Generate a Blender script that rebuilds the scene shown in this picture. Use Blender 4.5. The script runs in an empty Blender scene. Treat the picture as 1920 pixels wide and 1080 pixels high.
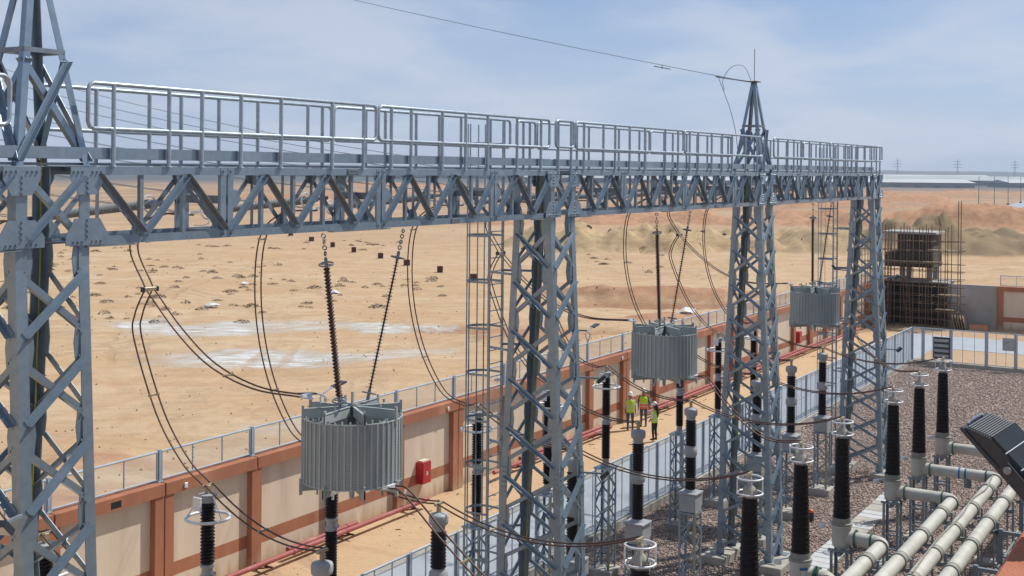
import bpy, math, random
import numpy as np
from mathutils import Vector, Matrix
R = math.radians
random.seed(7); rng = np.random.default_rng(11)
sc = bpy.context.scene
COL = sc.collection
# ------------------------------------------------------------------ camera
TH = math.atan(1375 / 2280.0)
CAMH = 12.5
cam = bpy.data.cameras.new('camera'); camo = bpy.data.objects.new('camera', cam); COL.objects.link(camo)
cam.sensor_width = 36.0; cam.lens = 36.0 * 2280 / 1920; cam.clip_end = 20000; cam.clip_start = 0.1
cam.shift_y = -(540 - 319) / 1920.0
fwd = Vector((math.cos(TH), math.sin(TH), 0)); rgt = Vector((math.sin(TH), -math.cos(TH), 0)); up = Vector((0, 0, 1))
roll = 0.009
r2 = rgt * math.cos(roll) + up * math.sin(roll); u2 = up * math.cos(roll) - rgt * math.sin(roll)
m = Matrix((r2, u2, -fwd)).transposed().to_4x4(); m.translation = (0, 0, CAMH)
camo.matrix_world = m
sc.camera = camo
# ------------------------------------------------------------------ sky, sun, exposure
SUN_AZ, SUN_EL = R(61), R(54)
sdir = Vector((math.sin(SUN_AZ) * math.cos(SUN_EL), -math.cos(SUN_AZ) * math.cos(SUN_EL), math.sin(SUN_EL)))
w = bpy.data.worlds.new('World'); sc.world = w; w.use_nodes = True
wn = w.node_tree.nodes; wl = w.node_tree.links
bg = wn['Background']; bg.inputs['Strength'].default_value = 0.1
sky = wn.new('ShaderNodeTexSky'); sky.sky_type = 'NISHITA'; sky.sun_disc = False
sky.sun_elevation = SUN_EL; sky.sun_rotation = math.atan2(sdir.x, sdir.y)
sky.altitude = 50; sky.air_density = 0.75; sky.dust_density = 0.0; sky.ozone_density = 5.0
tc = wn.new('ShaderNodeTexCoord')
sep = wn.new('ShaderNodeSeparateXYZ'); wl.new(tc.outputs['Generated'], sep.inputs[0])
def wmath(op, a, b=None, cl=False):
    n = wn.new('ShaderNodeMath'); n.operation = op; n.use_clamp = cl
    for i, v in enumerate((a, b)):
        if v is None: continue
        if isinstance(v, (int, float)): n.inputs[i].default_value = v
        else: wl.new(v, n.inputs[i])
    return n.outputs[0]
den = wmath('ADD', wmath('MAXIMUM', sep.outputs[2], 0.0), 0.16)
cx = wmath('DIVIDE', sep.outputs[0], den); cy = wmath('DIVIDE', sep.outputs[1], den)
cmb = wn.new('ShaderNodeCombineXYZ'); wl.new(cx, cmb.inputs[0]); wl.new(cy, cmb.inputs[1])
n1 = wn.new('ShaderNodeTexNoise'); n1.inputs['Scale'].default_value = 1.25; n1.inputs['Detail'].default_value = 7; n1.inputs['Roughness'].default_value = 0.52
n1.inputs['Distortion'].default_value = 0.25
off = wn.new('ShaderNodeVectorMath'); off.operation = 'ADD'; off.inputs[1].default_value = (3.1, 0.4, 1.7)
wl.new(cmb.outputs[0], off.inputs[0]); wl.new(off.outputs[0], n1.inputs['Vector'])
cr = wn.new('ShaderNodeValToRGB'); cr.color_ramp.elements[0].position = 0.37; cr.color_ramp.elements[1].position = 0.64
cr.color_ramp.interpolation = 'EASE'
wl.new(n1.outputs['Fac'], cr.inputs[0])
zc = wmath('MAXIMUM', sep.outputs[2], 0.0)
veil = wmath('SUBTRACT', 0.97, wmath('MULTIPLY', zc, 4.2), True)      # thin high haze, thickening evenly to the horizon
veil = wmath('MAXIMUM', veil, 0.25)
mixv = wn.new('ShaderNodeMix'); mixv.data_type = 'RGBA'; mixv.inputs['B'].default_value = (4.7, 5.5, 7.3, 1)
wl.new(veil, mixv.inputs['Factor']); wl.new(sky.outputs[0], mixv.inputs['A'])
fac = wmath('MULTIPLY', cr.outputs[0], 0.62)
mixc = wn.new('ShaderNodeMix'); mixc.data_type = 'RGBA'
mixc.inputs['B'].default_value = (6.3, 6.8, 7.9, 1)
wl.new(fac, mixc.inputs['Factor']); wl.new(mixv.outputs['Result'], mixc.inputs['A']); wl.new(mixc.outputs['Result'], bg.inputs['Color'])
sl = bpy.data.lights.new('sun', 'SUN'); sl.energy = 4.6; sl.angle = R(0.6); sl.color = (1.0, 0.95, 0.86)
so = bpy.data.objects.new('sun', sl); COL.objects.link(so)
so.rotation_mode = 'QUATERNION'; so.rotation_quaternion = sdir.to_track_quat('Z', 'Y'); so.location = (20, -20, 60)
sc.view_settings.view_transform = 'Standard'; sc.view_settings.look = 'None'
sc.view_settings.exposure = 0.0; sc.view_settings.gamma = 1.0; sc.view_settings.use_curve_mapping = False
sc.cycles.max_bounces = 6; sc.cycles.diffuse_bounces = 3; sc.cycles.glossy_bounces = 3; sc.cycles.transparent_max_bounces = 8
sc.cycles.use_denoising = True; sc.cycles.volume_bounces = 0

# ------------------------------------------------------------------ materials
M = {}
def mat(name, c1, c2=None, scale=3.0, rough=0.6, metal=0.0, bump=0.0, bscale=None, detail=5, lo=0.35, hi=0.65, spec=0.5, stretch=None, c3=None, s3=0.4, dirt=None):
    ma = bpy.data.materials.new(name); ma.use_nodes = True
    nt = ma.node_tree; N = nt.nodes; L = nt.links; b = N['Principled BSDF']
    b.inputs['Roughness'].default_value = rough; b.inputs['Metallic'].default_value = metal
    b.inputs['Specular IOR Level'].default_value = spec
    g = N.new('ShaderNodeNewGeometry')
    vec = g.outputs['Position']
    if stretch:
        vm = N.new('ShaderNodeVectorMath'); vm.operation = 'MULTIPLY'; vm.inputs[1].default_value = stretch
        L.new(vec, vm.inputs[0]); vec = vm.outputs[0]
    def noise(s, d=detail):
        n = N.new('ShaderNodeTexNoise'); n.inputs['Scale'].default_value = s; n.inputs['Detail'].default_value = d
        L.new(vec, n.inputs['Vector']); return n.outputs['Fac']
    def ramp(src, lo, hi):
        r = N.new('ShaderNodeMapRange'); r.inputs[1].default_value = lo; r.inputs[2].default_value = hi
        L.new(src, r.inputs[0]); return r.outputs[0]
    def mix(f, a, bcol):
        x = N.new('ShaderNodeMix'); x.data_type = 'RGBA'
        L.new(f, x.inputs['Factor'])
        for k, v in (('A', a), ('B', bcol)):
            if isinstance(v, tuple): x.inputs[k].default_value = (*v, 1)
            else: L.new(v, x.inputs[k])
        return x.outputs['Result']
    if c2 is None: c2 = tuple(v * 0.82 for v in c1)
    out = mix(ramp(noise(scale), lo, hi), c1, c2)
    if c3 is not None: out = mix(ramp(noise(s3, 4), 0.55, 0.7), out, c3)
    if dirt is not None:      # mud splashed up from the ground, ragged edge
        sz_ = N.new('ShaderNodeSeparateXYZ'); L.new(g.outputs['Position'], sz_.inputs[0])
        ad = N.new('ShaderNodeMath'); ad.operation = 'MULTIPLY_ADD'; L.new(noise(2.6, 6), ad.inputs[0]); ad.inputs[1].default_value = -1.5; L.new(sz_.outputs[2], ad.inputs[2])
        out = mix(ramp(ad.outputs[0], -.2, -.75), out, dirt)
    L.new(out, b.inputs['Base Color'])
    if bump:
        bp = N.new('ShaderNodeBump'); bp.inputs['Strength'].default_value = bump; bp.inputs['Distance'].default_value = 0.02
        L.new(noise(bscale or scale * 6, 6), bp.inputs['Height']); L.new(bp.outputs[0], b.inputs['Normal'])
    M[name] = ma
    return ma
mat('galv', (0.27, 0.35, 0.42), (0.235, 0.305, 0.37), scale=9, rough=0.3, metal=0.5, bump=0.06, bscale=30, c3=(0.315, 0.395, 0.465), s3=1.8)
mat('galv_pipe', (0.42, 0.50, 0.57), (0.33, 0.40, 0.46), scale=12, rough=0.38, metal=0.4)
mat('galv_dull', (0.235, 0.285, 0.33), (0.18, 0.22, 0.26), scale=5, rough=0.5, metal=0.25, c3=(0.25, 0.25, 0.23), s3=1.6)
mat('rust_steel', (0.22, 0.14, 0.09), (0.13, 0.085, 0.06), scale=9, rough=0.8)
mat('fence_steel', (0.42, 0.50, 0.58), (0.35, 0.43, 0.50), scale=2, rough=0.5, metal=0.3)
mat('alu', (0.74, 0.77, 0.80), (0.66, 0.69, 0.72), scale=8, rough=0.4, metal=0.15)
mat('porcelain', (0.010, 0.0075, 0.008), (0.016, 0.011, 0.011), scale=6, rough=0.48, spec=0.22)
mat('string_brown', (0.055, 0.032, 0.028), (0.085, 0.05, 0.043), scale=6, rough=0.42)
mat('string_grey', (0.22, 0.24, 0.25), (0.30, 0.32, 0.33), scale=8, rough=0.45)
mat('conductor', (0.075, 0.042, 0.032), (0.12, 0.06, 0.045), scale=3, rough=0.5, metal=0.2)
mat('brass', (0.45, 0.38, 0.24), (0.35, 0.29, 0.2), scale=9, rough=0.45, metal=0.3)
mat('trap_grey', (0.40, 0.45, 0.45), (0.32, 0.365, 0.365), scale=3, rough=0.5, stretch=(1, 1, .25), c3=(0.44, 0.48, 0.475), s3=1.1)
mat('trap_dark', (0.07, 0.085, 0.09), (0.05, 0.06, 0.065), scale=4, rough=0.7)
mat('equip_grey', (0.36, 0.385, 0.41), (0.30, 0.32, 0.345), scale=3, rough=0.5, c3=(0.33, 0.33, 0.33), s3=1.3)
mat('pipe_cream', (0.54, 0.545, 0.50), (0.44, 0.445, 0.405), scale=2.2, rough=0.5, bump=0.05, bscale=14, c3=(0.44, 0.43, 0.38), s3=1.4)
mat('slab_grey', (0.52, 0.54, 0.55), (0.45, 0.465, 0.475), scale=4, rough=0.8, bump=0.1, bscale=20)
mat('flange', (0.30, 0.30, 0.26), (0.22, 0.22, 0.2), scale=8, rough=0.6)
mat('green', (0.04, 0.12, 0.085), rough=0.5)
mat('blue_tape', (0.02, 0.16, 0.42), rough=0.5)
mat('concrete', (0.44, 0.42, 0.38), (0.33, 0.32, 0.29), scale=1.8, rough=0.9, bump=0.25, bscale=18, c3=(0.27, 0.26, 0.24), s3=0.6)
mat('raw_concrete', (0.40, 0.39, 0.375), (0.29, 0.285, 0.275), scale=0.5, rough=0.95, bump=0.3, bscale=9, c3=(0.54, 0.54, 0.54), s3=0.33, stretch=(1, 1, 0.8))
mat('dark_concrete', (0.085, 0.07, 0.062), (0.05, 0.043, 0.038), scale=0.8, rough=0.95, bump=0.3, bscale=9)
mat('void', (0.01, 0.011, 0.012), rough=0.8)
mat('orange', (0.39, 0.16, 0.085), (0.33, 0.13, 0.07), scale=1.6, rough=0.85, bump=0.12, bscale=25, c3=(0.44, 0.215, 0.135), s3=0.9, stretch=(1, 1, 0.25), dirt=(0.42, 0.29, 0.19))
mat('cream', (0.68, 0.57, 0.445), (0.62, 0.51, 0.395), scale=1.5, rough=0.9, bump=0.12, bscale=25, c3=(0.54, 0.425, 0.325), s3=1.1, stretch=(1, 1, 0.16), dirt=(0.43, 0.31, 0.21))
mat('joint', (0.05, 0.03, 0.022), rough=0.9)
mat('roof_orange', (0.46, 0.17, 0.09), (0.36, 0.12, 0.065), scale=5, rough=0.9, bump=0.5, bscale=70)
mat('road', (0.44, 0.48, 0.53), (0.39, 0.43, 0.48), scale=0.6, rough=0.9, bump=0.1, bscale=8)
mat('far_road', (0.33, 0.36, 0.40), (0.29, 0.32, 0.36), scale=0.05, rough=0.9)
mat('red_pipe', (0.34, 0.085, 0.08), (0.28, 0.065, 0.06), scale=1.5, rough=0.6, c3=(0.42, 0.17, 0.155), s3=0.7)
mat('red_box', (0.45, 0.018, 0.025), (0.38, 0.014, 0.02), scale=3, rough=0.35)
mat('card', (0.62, 0.56, 0.46), rough=0.9)
mat('marker_red', (0.10, 0.028, 0.02), (0.075, 0.02, 0.016), rough=0.8)
mat('yellow', (0.42, 0.36, 0.03), rough=0.5)
mat('plank', (0.42, 0.33, 0.22), (0.30, 0.23, 0.15), scale=3, rough=0.9)
mat('lamp_dark', (0.032, 0.043, 0.058), (0.025, 0.034, 0.047), scale=14, rough=0.45)
mat('lamp_glass', (0.55, 0.6, 0.62), rough=0.1)
mat('sign_grey', (0.42, 0.44, 0.45), rough=0.6)
mat('sign_dark', (0.05, 0.06, 0.07), rough=0.7)
mat('white_roof', (0.52, 0.54, 0.56), (0.40, 0.43, 0.46), scale=0.02, rough=0.6)
mat('grey_roof', (0.36, 0.40, 0.42), (0.30, 0.34, 0.36), scale=0.02, rough=0.7)
mat('shed_wall', (0.33, 0.34, 0.36), rough=0.8)
mat('scrub', (0.115, 0.085, 0.055), (0.07, 0.052, 0.035), scale=3, rough=0.95)
mat('litter', (0.7, 0.72, 0.75), (0.5, 0.52, 0.55), rough=0.7)
mat('skin', (0.30, 0.155, 0.10), rough=0.5)
mat('denim', (0.07, 0.11, 0.17), (0.05, 0.08, 0.125), scale=12, rough=0.9)
mat('shirt_blue', (0.40, 0.48, 0.58), (0.33, 0.40, 0.5), scale=9, rough=0.9)
mat('shirt_dark', (0.025, 0.03, 0.045), rough=0.9)
mat('shirt_white', (0.72, 0.72, 0.72), rough=0.9)
mat('trouser_dark', (0.02, 0.022, 0.03), rough=0.9)
mat('vest_yellow', (0.52, 0.72, 0.03), rough=0.7)
mat('vest_orange', (0.85, 0.13, 0.03), rough=0.7)
mat('reflector', (0.68, 0.7, 0.62), rough=0.4)
mat('helmet', (0.82, 0.82, 0.80), rough=0.3)
mat('hair', (0.012, 0.009, 0.008), rough=0.5)
mat('shoe', (0.05, 0.03, 0.02), rough=0.7)
mat('far_steel', (0.22, 0.25, 0.30), rough=0.6)
mat('orange_cap', (0.75, 0.16, 0.04), rough=0.5)

def sand_material():
    ma = bpy.data.materials.new('sand'); ma.use_nodes = True
    nt = ma.node_tree; N = nt.nodes; L = nt.links; b = N['Principled BSDF']
    b.inputs['Roughness'].default_value = 0.95; b.inputs['Specular IOR Level'].default_value = 0.15
    g = N.new('ShaderNodeNewGeometry'); P = g.outputs['Position']
    def noise(s, d=6, rough=0.55, vec=None, dist=0.0):
        n = N.new('ShaderNodeTexNoise'); n.inputs['Scale'].default_value = s; n.inputs['Detail'].default_value = d; n.inputs['Roughness'].default_value = rough
        n.inputs['Distortion'].default_value = dist
        L.new(vec or P, n.inputs['Vector']); return n.outputs['Fac']
    def rmp(src, lo, hi, a=0.0, c=1.0):
        r = N.new('ShaderNodeMapRange'); r.inputs[1].default_value = lo; r.inputs[2].default_value = hi; r.inputs[3].default_value = a; r.inputs[4].default_value = c
        L.new(src, r.inputs[0]); return r.outputs[0]
    def mth(op, a, c):
        n = N.new('ShaderNodeMath'); n.operation = op
        for i, v in enumerate((a, c)):
            if isinstance(v, (int, float)): n.inputs[i].default_value = v
            else: L.new(v, n.inputs[i])
        return n.outputs[0]
    def mix(f, a, c):
        x = N.new('ShaderNodeMix'); x.data_type = 'RGBA'; L.new(f, x.inputs['Factor'])
        for k, v in (('A', a), ('B', c)):
            if isinstance(v, tuple): x.inputs[k].default_value = (*v, 1)
            else: L.new(v, x.inputs[k])
        return x.outputs['Result']
    sx = N.new('ShaderNodeSeparateXYZ'); L.new(P, sx.inputs[0])
    st = N.new('ShaderNodeVectorMath'); st.operation = 'MULTIPLY'; st.inputs[1].default_value = (0.45, 1.5, 1); 
    rt = N.new('ShaderNodeVectorRotate'); rt.inputs['Angle'].default_value = R(52); rt.rotation_type = 'Z_AXIS'; L.new(P, rt.inputs['Vector'])
    L.new(rt.outputs[0], st.inputs[0]); S = st.outputs[0]
    c = mix(rmp(noise(0.05, 6), 0.38, 0.62), (0.485, 0.355, 0.225), (0.525, 0.40, 0.265))
    c = mix(rmp(noise(0.11, 8, 0.62, S), 0.44, 0.6), c, (0.455, 0.315, 0.18))
    c = mix(rmp(noise(0.55, 8, 0.65, S, 0.4), 0.48, 0.64, 0, 0.75), c, (0.385, 0.27, 0.16))
    c = mix(rmp(noise(0.3, 8, 0.7, None, 0.6), 0.47, 0.6, 0, 0.7), c, (0.435, 0.28, 0.165))
    c = mix(rmp(noise(1.6, 6, 0.7), 0.5, 0.7, 0, 0.45), c, (0.54, 0.415, 0.29))
    # inside the compound the sand is more orange
    ins = mth('MULTIPLY', rmp(sx.outputs[1], 26.2, 26.6, 1, 0), rmp(sx.outputs[0], 108, 106, 0, 1))
    c = mix(mth('MULTIPLY', ins, 0.6), c, (0.55, 0.385, 0.24))
    # red earth further off
    dist = N.new('ShaderNodeVectorMath'); dist.operation = 'LENGTH'; L.new(P, dist.inputs[0]); D = dist.outputs['Value']
    lat = noise(0.013, 6, 0.6); lat2 = noise(0.03, 7, 0.6, S)
    redm = mth('MULTIPLY', rmp(D, 150, 330), rmp(lat, 0.40, 0.56))
    c = mix(mth('MULTIPLY', redm, 0.5), c, (0.40, 0.24, 0.15))
    brm = mth('MULTIPLY', rmp(D, 170, 480), rmp(lat2, 0.36, 0.54))
    c = mix(mth('MULTIPLY', brm, 0.8), c, (0.29, 0.205, 0.14))
    c = mix(rmp(D, 750, 1300), c, (0.10, 0.115, 0.13))  # far ground goes dark blue-grey with distance, haze tint put into the colour
    # yellow spoil and grey-brown berm, attribute painted on the mounds' own earth
    at = N.new('ShaderNodeAttribute'); at.attribute_name = 'earth'; 
    se = N.new('ShaderNodeSeparateColor'); L.new(at.outputs['Color'], se.inputs[0])
    yl = mix(rmp(noise(0.4, 8, 0.7), 0.42, 0.6), (0.46, 0.345, 0.205), (0.33, 0.235, 0.135))
    c = mix(rmp(se.outputs[0], 0.05, 0.6), c, yl)
    gb = mix(rmp(noise(0.2, 7, 0.65), 0.4, 0.65), (0.27, 0.20, 0.12), (0.20, 0.15, 0.095))
    c = mix(rmp(se.outputs[1], 0.05, 0.6), c, gb)
    rd = mix(rmp(noise(0.6, 7, 0.65), 0.4, 0.65), (0.45, 0.265, 0.16), (0.33, 0.185, 0.11))
    c = mix(rmp(se.outputs[2], 0.05, 0.6), c, rd)
    # dried white cement slurry puddles
    wob = N.new('ShaderNodeTexNoise'); wob.inputs['Scale'].default_value = 0.16; wob.inputs['Detail'].default_value = 7; wob.inputs['Roughness'].default_value = 0.62
    L.new(P, wob.inputs['Vector'])
    wv = N.new('ShaderNodeVectorMath'); wv.operation = 'MULTIPLY_ADD'; L.new(wob.outputs['Color'], wv.inputs[0]); wv.inputs[1].default_value = (16, 16, 0); 
    L.new(P, wv.inputs[2])
    def patch(x, y, ang, a, bb):
        s1 = N.new('ShaderNodeVectorMath'); s1.operation = 'SUBTRACT'; L.new(wv.outputs[0], s1.inputs[0]); s1.inputs[1].default_value = (x + 8, y + 8, 0)
        r1 = N.new('ShaderNodeVectorRotate'); r1.rotation_type = 'Z_AXIS'; r1.inputs['Angle'].default_value = -R(ang); L.new(s1.outputs[0], r1.inputs['Vector'])
        m1 = N.new('ShaderNodeVectorMath'); m1.operation = 'MULTIPLY'; m1.inputs[1].default_value = (1 / a, 1 / bb, 0); L.new(r1.outputs[0], m1.inputs[0])
        l1 = N.new('ShaderNodeVectorMath'); l1.operation = 'LENGTH'; L.new(m1.outputs[0], l1.inputs[0]); return l1.outputs['Value']
    fine = noise(0.8, 8, 0.7, S)
    for (x, y, a, bb, k) in PATCH:
        d = patch(x, y, -59, a, bb)
        c = mix(mth('MULTIPLY', rmp(d, 1.25, 0.7), 0.7 * k), c, (0.37, 0.37, 0.355))
        c = mix(mth('MULTIPLY', mth('MULTIPLY', rmp(d, 1.0, 0.55), rmp(fine, 0.43, 0.6)), k * .9), c, (0.62, 0.65, 0.67))
    wob2 = N.new('ShaderNodeVectorMath'); wob2.operation = 'MULTIPLY_ADD'; L.new(wob.outputs['Color'], wob2.inputs[0]); wob2.inputs[1].default_value = (5, 5, 0); L.new(P, wob2.inputs[2])
    trk = None
    for (ax, ay, ar_) in TRACKS:       # wheel ruts: two parallel bands along wandering arcs
        dv = N.new('ShaderNodeVectorMath'); dv.operation = 'DISTANCE'; dv.inputs[1].default_value = (ax, ay, 0)
        fl0 = N.new('ShaderNodeVectorMath'); fl0.operation = 'MULTIPLY'; fl0.inputs[1].default_value = (1, 1, 0); L.new(wob2.outputs[0], fl0.inputs[0]); L.new(fl0.outputs[0], dv.inputs[0])
        q = mth('ABSOLUTE', mth('SUBTRACT', mth('ABSOLUTE', mth('SUBTRACT', dv.outputs['Value'], ar_), 0), 0.85), 0)
        q = rmp(q, 0.42, 0.18); trk = q if trk is None else mth('MAXIMUM', trk, q)
    trk = mth('MULTIPLY', trk, rmp(noise(0.06, 4, 0.6), 0.42, 0.6))
    c = mix(mth('MULTIPLY', trk, 0.5), c, (0.37, 0.25, 0.16))
    L.new(c, b.inputs['Base Color'])
    h = mth('ADD', mth('MULTIPLY', noise(0.9, 8, 0.6, S), 0.7), mth('MULTIPLY', noise(4.0, 6, 0.65), 0.25))
    h = mth('ADD', h, mth('MULTIPLY', trk, -0.25))
    bp = N.new('ShaderNodeBump'); bp.inputs['Strength'].default_value = 0.6; bp.inputs['Distance'].default_value = 0.3
    L.new(h, bp.inputs['Height']); L.new(bp.outputs[0], b.inputs['Normal'])
    M['sand'] = ma
PATCH = [(68, 70, 6.5, 4.6, 1.0), (75, 66, 5, 3, .6), (60, 56, 7.5, 3.8, .95), (66, 50, 5, 3.6, .55), (77, 59, 4.5, 3.0, .9), (47, 37, 4, 1.6, .3), (40, 31, 3, 1.3, .4)]
TRACKS = [(150, 72, 12), (152, 74, 17), (149, 69, 8), (158, 62, 22), (60, -200, 247), (66, -200, 252), (60, -200, 262), (40, -150, 221), (58, 44, 7), (60, 42, 11), (120, 140, 78), (125, 150, 95), (90, -120, 175), (200, -60, 190), (30, 110, 62), (34, 112, 70)]
sand_material()

def gravel_material(name, attr):
    ma = bpy.data.materials.new(name); ma.use_nodes = True
    nt = ma.node_tree; N = nt.nodes; L = nt.links; b = N['Principled BSDF']
    b.inputs['Roughness'].default_value = 0.9; b.inputs['Specular IOR Level'].default_value = 0.25
    cr = N.new('ShaderNodeValToRGB'); cr.color_ramp.elements.remove(cr.color_ramp.elements[1])
    cols = [(0.0, (0.25, 0.192, 0.168)), (0.25, (0.315, 0.245, 0.215)), (0.5, (0.365, 0.288, 0.252)), (0.72, (0.42, 0.335, 0.295)), (0.88, (0.48, 0.40, 0.355)), (1.0, (0.34, 0.305, 0.28))]
    cr.color_ramp.elements[0].color = (*cols[0][1], 1)
    for p, c in cols[1:]:
        e = cr.color_ramp.elements.new(p); e.color = (*c, 1)
    if attr:
        a = N.new('ShaderNodeAttribute'); a.attribute_name = 'tone'; L.new(a.outputs['Fac'], cr.inputs[0])
    else:
        g = N.new('ShaderNodeNewGeometry'); v = N.new('ShaderNodeTexVoronoi'); v.inputs['Scale'].default_value = 19
        L.new(g.outputs['Position'], v.inputs['Vector']); s = N.new('ShaderNodeSeparateColor'); L.new(v.outputs['Color'], s.inputs[0]); L.new(s.outputs[0], cr.inputs[0])
        bp = N.new('ShaderNodeBump'); bp.inputs['Distance'].default_value = 0.05; bp.inputs['Strength'].default_value = 1.0; bp.invert = True
        L.new(v.outputs['Distance'], bp.inputs['Height']); L.new(bp.outputs[0], b.inputs['Normal'])
    L.new(cr.outputs[0], b.inputs['Base Color']); M[name] = ma
gravel_material('gravel', False); gravel_material('stones', True)

# ------------------------------------------------------------------ mesh builder
V = Vector
def unit(v):
    v = V(v); return v.normalized()
class MB:
    def __init__(s): s.v = []; s.f = []
    def add(s, vs, fs):
        o = len(s.v); s.v.extend([tuple(p) for p in vs]); s.f.extend([tuple(i + o for i in f) for f in fs]); return s
    def box(s, x0, x1, y0, y1, z0, z1):
        return s.add([(x0, y0, z0), (x1, y0, z0), (x1, y1, z0), (x0, y1, z0), (x0, y0, z1), (x1, y0, z1), (x1, y1, z1), (x0, y1, z1)],
                     [(0, 3, 2, 1), (4, 5, 6, 7), (0, 1, 5, 4), (1, 2, 6, 5), (2, 3, 7, 6), (3, 0, 4, 7)])
    def bbox(s, x0, x1, y0, y1, z0, z1, b=0.01):   # box with chamfered vertical and top edges
        pts = [(x0 + b, y0), (x1 - b, y0), (x1, y0 + b), (x1, y1 - b), (x1 - b, y1), (x0 + b, y1), (x0, y1 - b), (x0, y0 + b)]
        cxm, cym = (x0 + x1) / 2, (y0 + y1) / 2
        ins = [(px - b * (1 if px > cxm else -1) * (0.9), py - b * (1 if py > cym else -1) * 0.9) for px, py in pts]
        vs = [(p[0], p[1], z0) for p in pts] + [(p[0], p[1], z1 - b) for p in pts] + [(p[0], p[1], z1) for p in ins]
        fs = [tuple(range(7, -1, -1)), tuple(range(16, 24))]
        for k in (0, 8):
            for i in range(8):
                j = (i + 1) % 8; fs.append((k + i, k + j, k + 8 + j, k + 8 + i))
        return s.add(vs, fs)
    def obox(s, c, ax, ay, az, hx, hy, hz):
        c = V(c); ax, ay, az = unit(ax) * hx, unit(ay) * hy, unit(az) * hz
        vs = [c + ax * i + ay * j + az * k for k in (-1, 1) for j in (-1, 1) for i in (-1, 1)]
        return s.add(vs, [(0, 2, 3, 1), (4, 5, 7, 6), (0, 1, 5, 4), (1, 3, 7, 5), (3, 2, 6, 7), (2, 0, 4, 6)])
    def bar(s, p0, p1, w, h, upv=(0, 0, 1)):
        p0, p1 = V(p0), V(p1); d = (p1 - p0); L = d.length; d.normalize()
        a = d.cross(V(upv)); 
        if a.length < 1e-4: a = d.cross(V((1, 0, 0)))
        a.normalize(); b = a.cross(d)
        return s.obox((p0 + p1) / 2, d, a, b, L / 2, w / 2, h / 2)
    def angle(s, p0, p1, wd, t, a, b):
        p0, p1 = V(p0), V(p1); a, b = unit(a), unit(b)
        pr = [(0, 0), (wd, 0), (wd, t), (t, t), (t, wd), (0, wd)]
        vs = [p0 + a * x + b * y for x, y in pr] + [p1 + a * x + b * y for x, y in pr]
        fs = [(i, (i + 1) % 6, 6 + (i + 1) % 6, 6 + i) for i in range(6)] + [(5, 4, 3, 2, 1, 0), (6, 7, 8, 9, 10, 11)]
        return s.add(vs, fs)
    def tube(s, pts, r, n=8, caps=True, rr=None):
        pts = [V(p) for p in pts]; N = len(pts)
        prev = None; rings = []
        for i, p in enumerate(pts):
            d = (pts[min(i + 1, N - 1)] - pts[max(i - 1, 0)]).normalized()
            if prev is None:
                a = d.cross(V((0, 0, 1)))
                if a.length < 1e-3: a = d.cross(V((1, 0, 0)))
            else: a = prev - d * prev.dot(d)
            a.normalize(); b = d.cross(a); prev = a
            q = rr[i] if rr else r
            rings.append([p + (a * math.cos(2 * math.pi * k / n) + b * math.sin(2 * math.pi * k / n)) * q for k in range(n)])
        vs = [p for rg in rings for p in rg]; fs = []
        for i in range(N - 1):
            for k in range(n):
                j = (k + 1) % n; fs.append((i * n + k, i * n + j, (i + 1) * n + j, (i + 1) * n + k))
        if caps: fs.append(tuple(range(n - 1, -1, -1))); fs.append(tuple((N - 1) * n + k for k in range(n)))
        return s.add(vs, fs)
    def lathe(s, prof, n=24, c=(0, 0, 0), axis=(0, 0, 1), caps=True):
        az = unit(axis); ax = az.cross(V((0, 1, 0)))
        if ax.length < 1e-3: ax = az.cross(V((1, 0, 0)))
        ax.normalize(); ay = az.cross(ax); c = V(c)
        vs = []; fs = []
        cs = [(math.cos(2 * math.pi * k / n), math.sin(2 * math.pi * k / n)) for k in range(n)]
        for r, z in prof:
            for ca, sa in cs: vs.append(c + (ax * ca + ay * sa) * r + az * z)
        for i in range(len(prof) - 1):
            for k in range(n):
                j = (k + 1) % n; fs.append((i * n + k, i * n + j, (i + 1) * n + j, (i + 1) * n + k))
        if caps: fs.append(tuple(range(n - 1, -1, -1))); fs.append(tuple((len(prof) - 1) * n + k for k in range(n)))
        return s.add(vs, fs)
    def torus(s, c, Rr, r, n=28, m=8, axis=(0, 0, 1)):
        az = unit(axis); ax = az.cross(V((0, 1, 0)))
        if ax.length < 1e-3: ax = az.cross(V((1, 0, 0)))
        ax.normalize(); ay = az.cross(ax); c = V(c); vs = []; fs = []
        for i in range(n):
            t = 2 * math.pi * i / n; rad = ax * math.cos(t) + ay * math.sin(t)
            for k in range(m):
                q = 2 * math.pi * k / m; vs.append(c + rad * (Rr + r * math.cos(q)) + az * r * math.sin(q))
        for i in range(n):
            for k in range(m):
                fs.append((i * m + k, ((i + 1) % n) * m + k, ((i + 1) % n) * m + (k + 1) % m, i * m + (k + 1) % m))
        return s.add(vs, fs)
    def plate(s, poly, nrm, t):    # polygon (3D points) extruded by t along nrm
        n = len(poly); nv = unit(nrm) * t; P = [V(p) for p in poly]
        vs = P + [p + nv for p in P]
        fs = [tuple(range(n - 1, -1, -1)), tuple(range(n, 2 * n))] + [(i, (i + 1) % n, n + (i + 1) % n, n + i) for i in range(n)]
        return s.add(vs, fs)
    def bolt(s, p, nrm, r=0.017, h=0.022):
        return s.lathe([(r, 0), (r, h)], 6, p, nrm)
    def mesh(s, name, smooth=None):
        me = bpy.data.meshes.new(name); me.from_pydata(s.v, [], s.f); me.update()
        me.validate()
        if smooth:
            me.polygons.foreach_set('use_smooth', [True] * len(me.polygons)); me.set_sharp_from_angle(angle=R(smooth))
        return me
    def build(s, name, ma, parent=None, smooth=None, **kw):
        me = s.mesh(name, smooth); me.materials.append(M[ma]); return link(name, me, parent, **kw)
def fixnormals(me):
    import bmesh
    b = bmesh.new(); b.from_mesh(me); bmesh.ops.recalc_face_normals(b, faces=b.faces); b.to_mesh(me); b.free()
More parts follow.
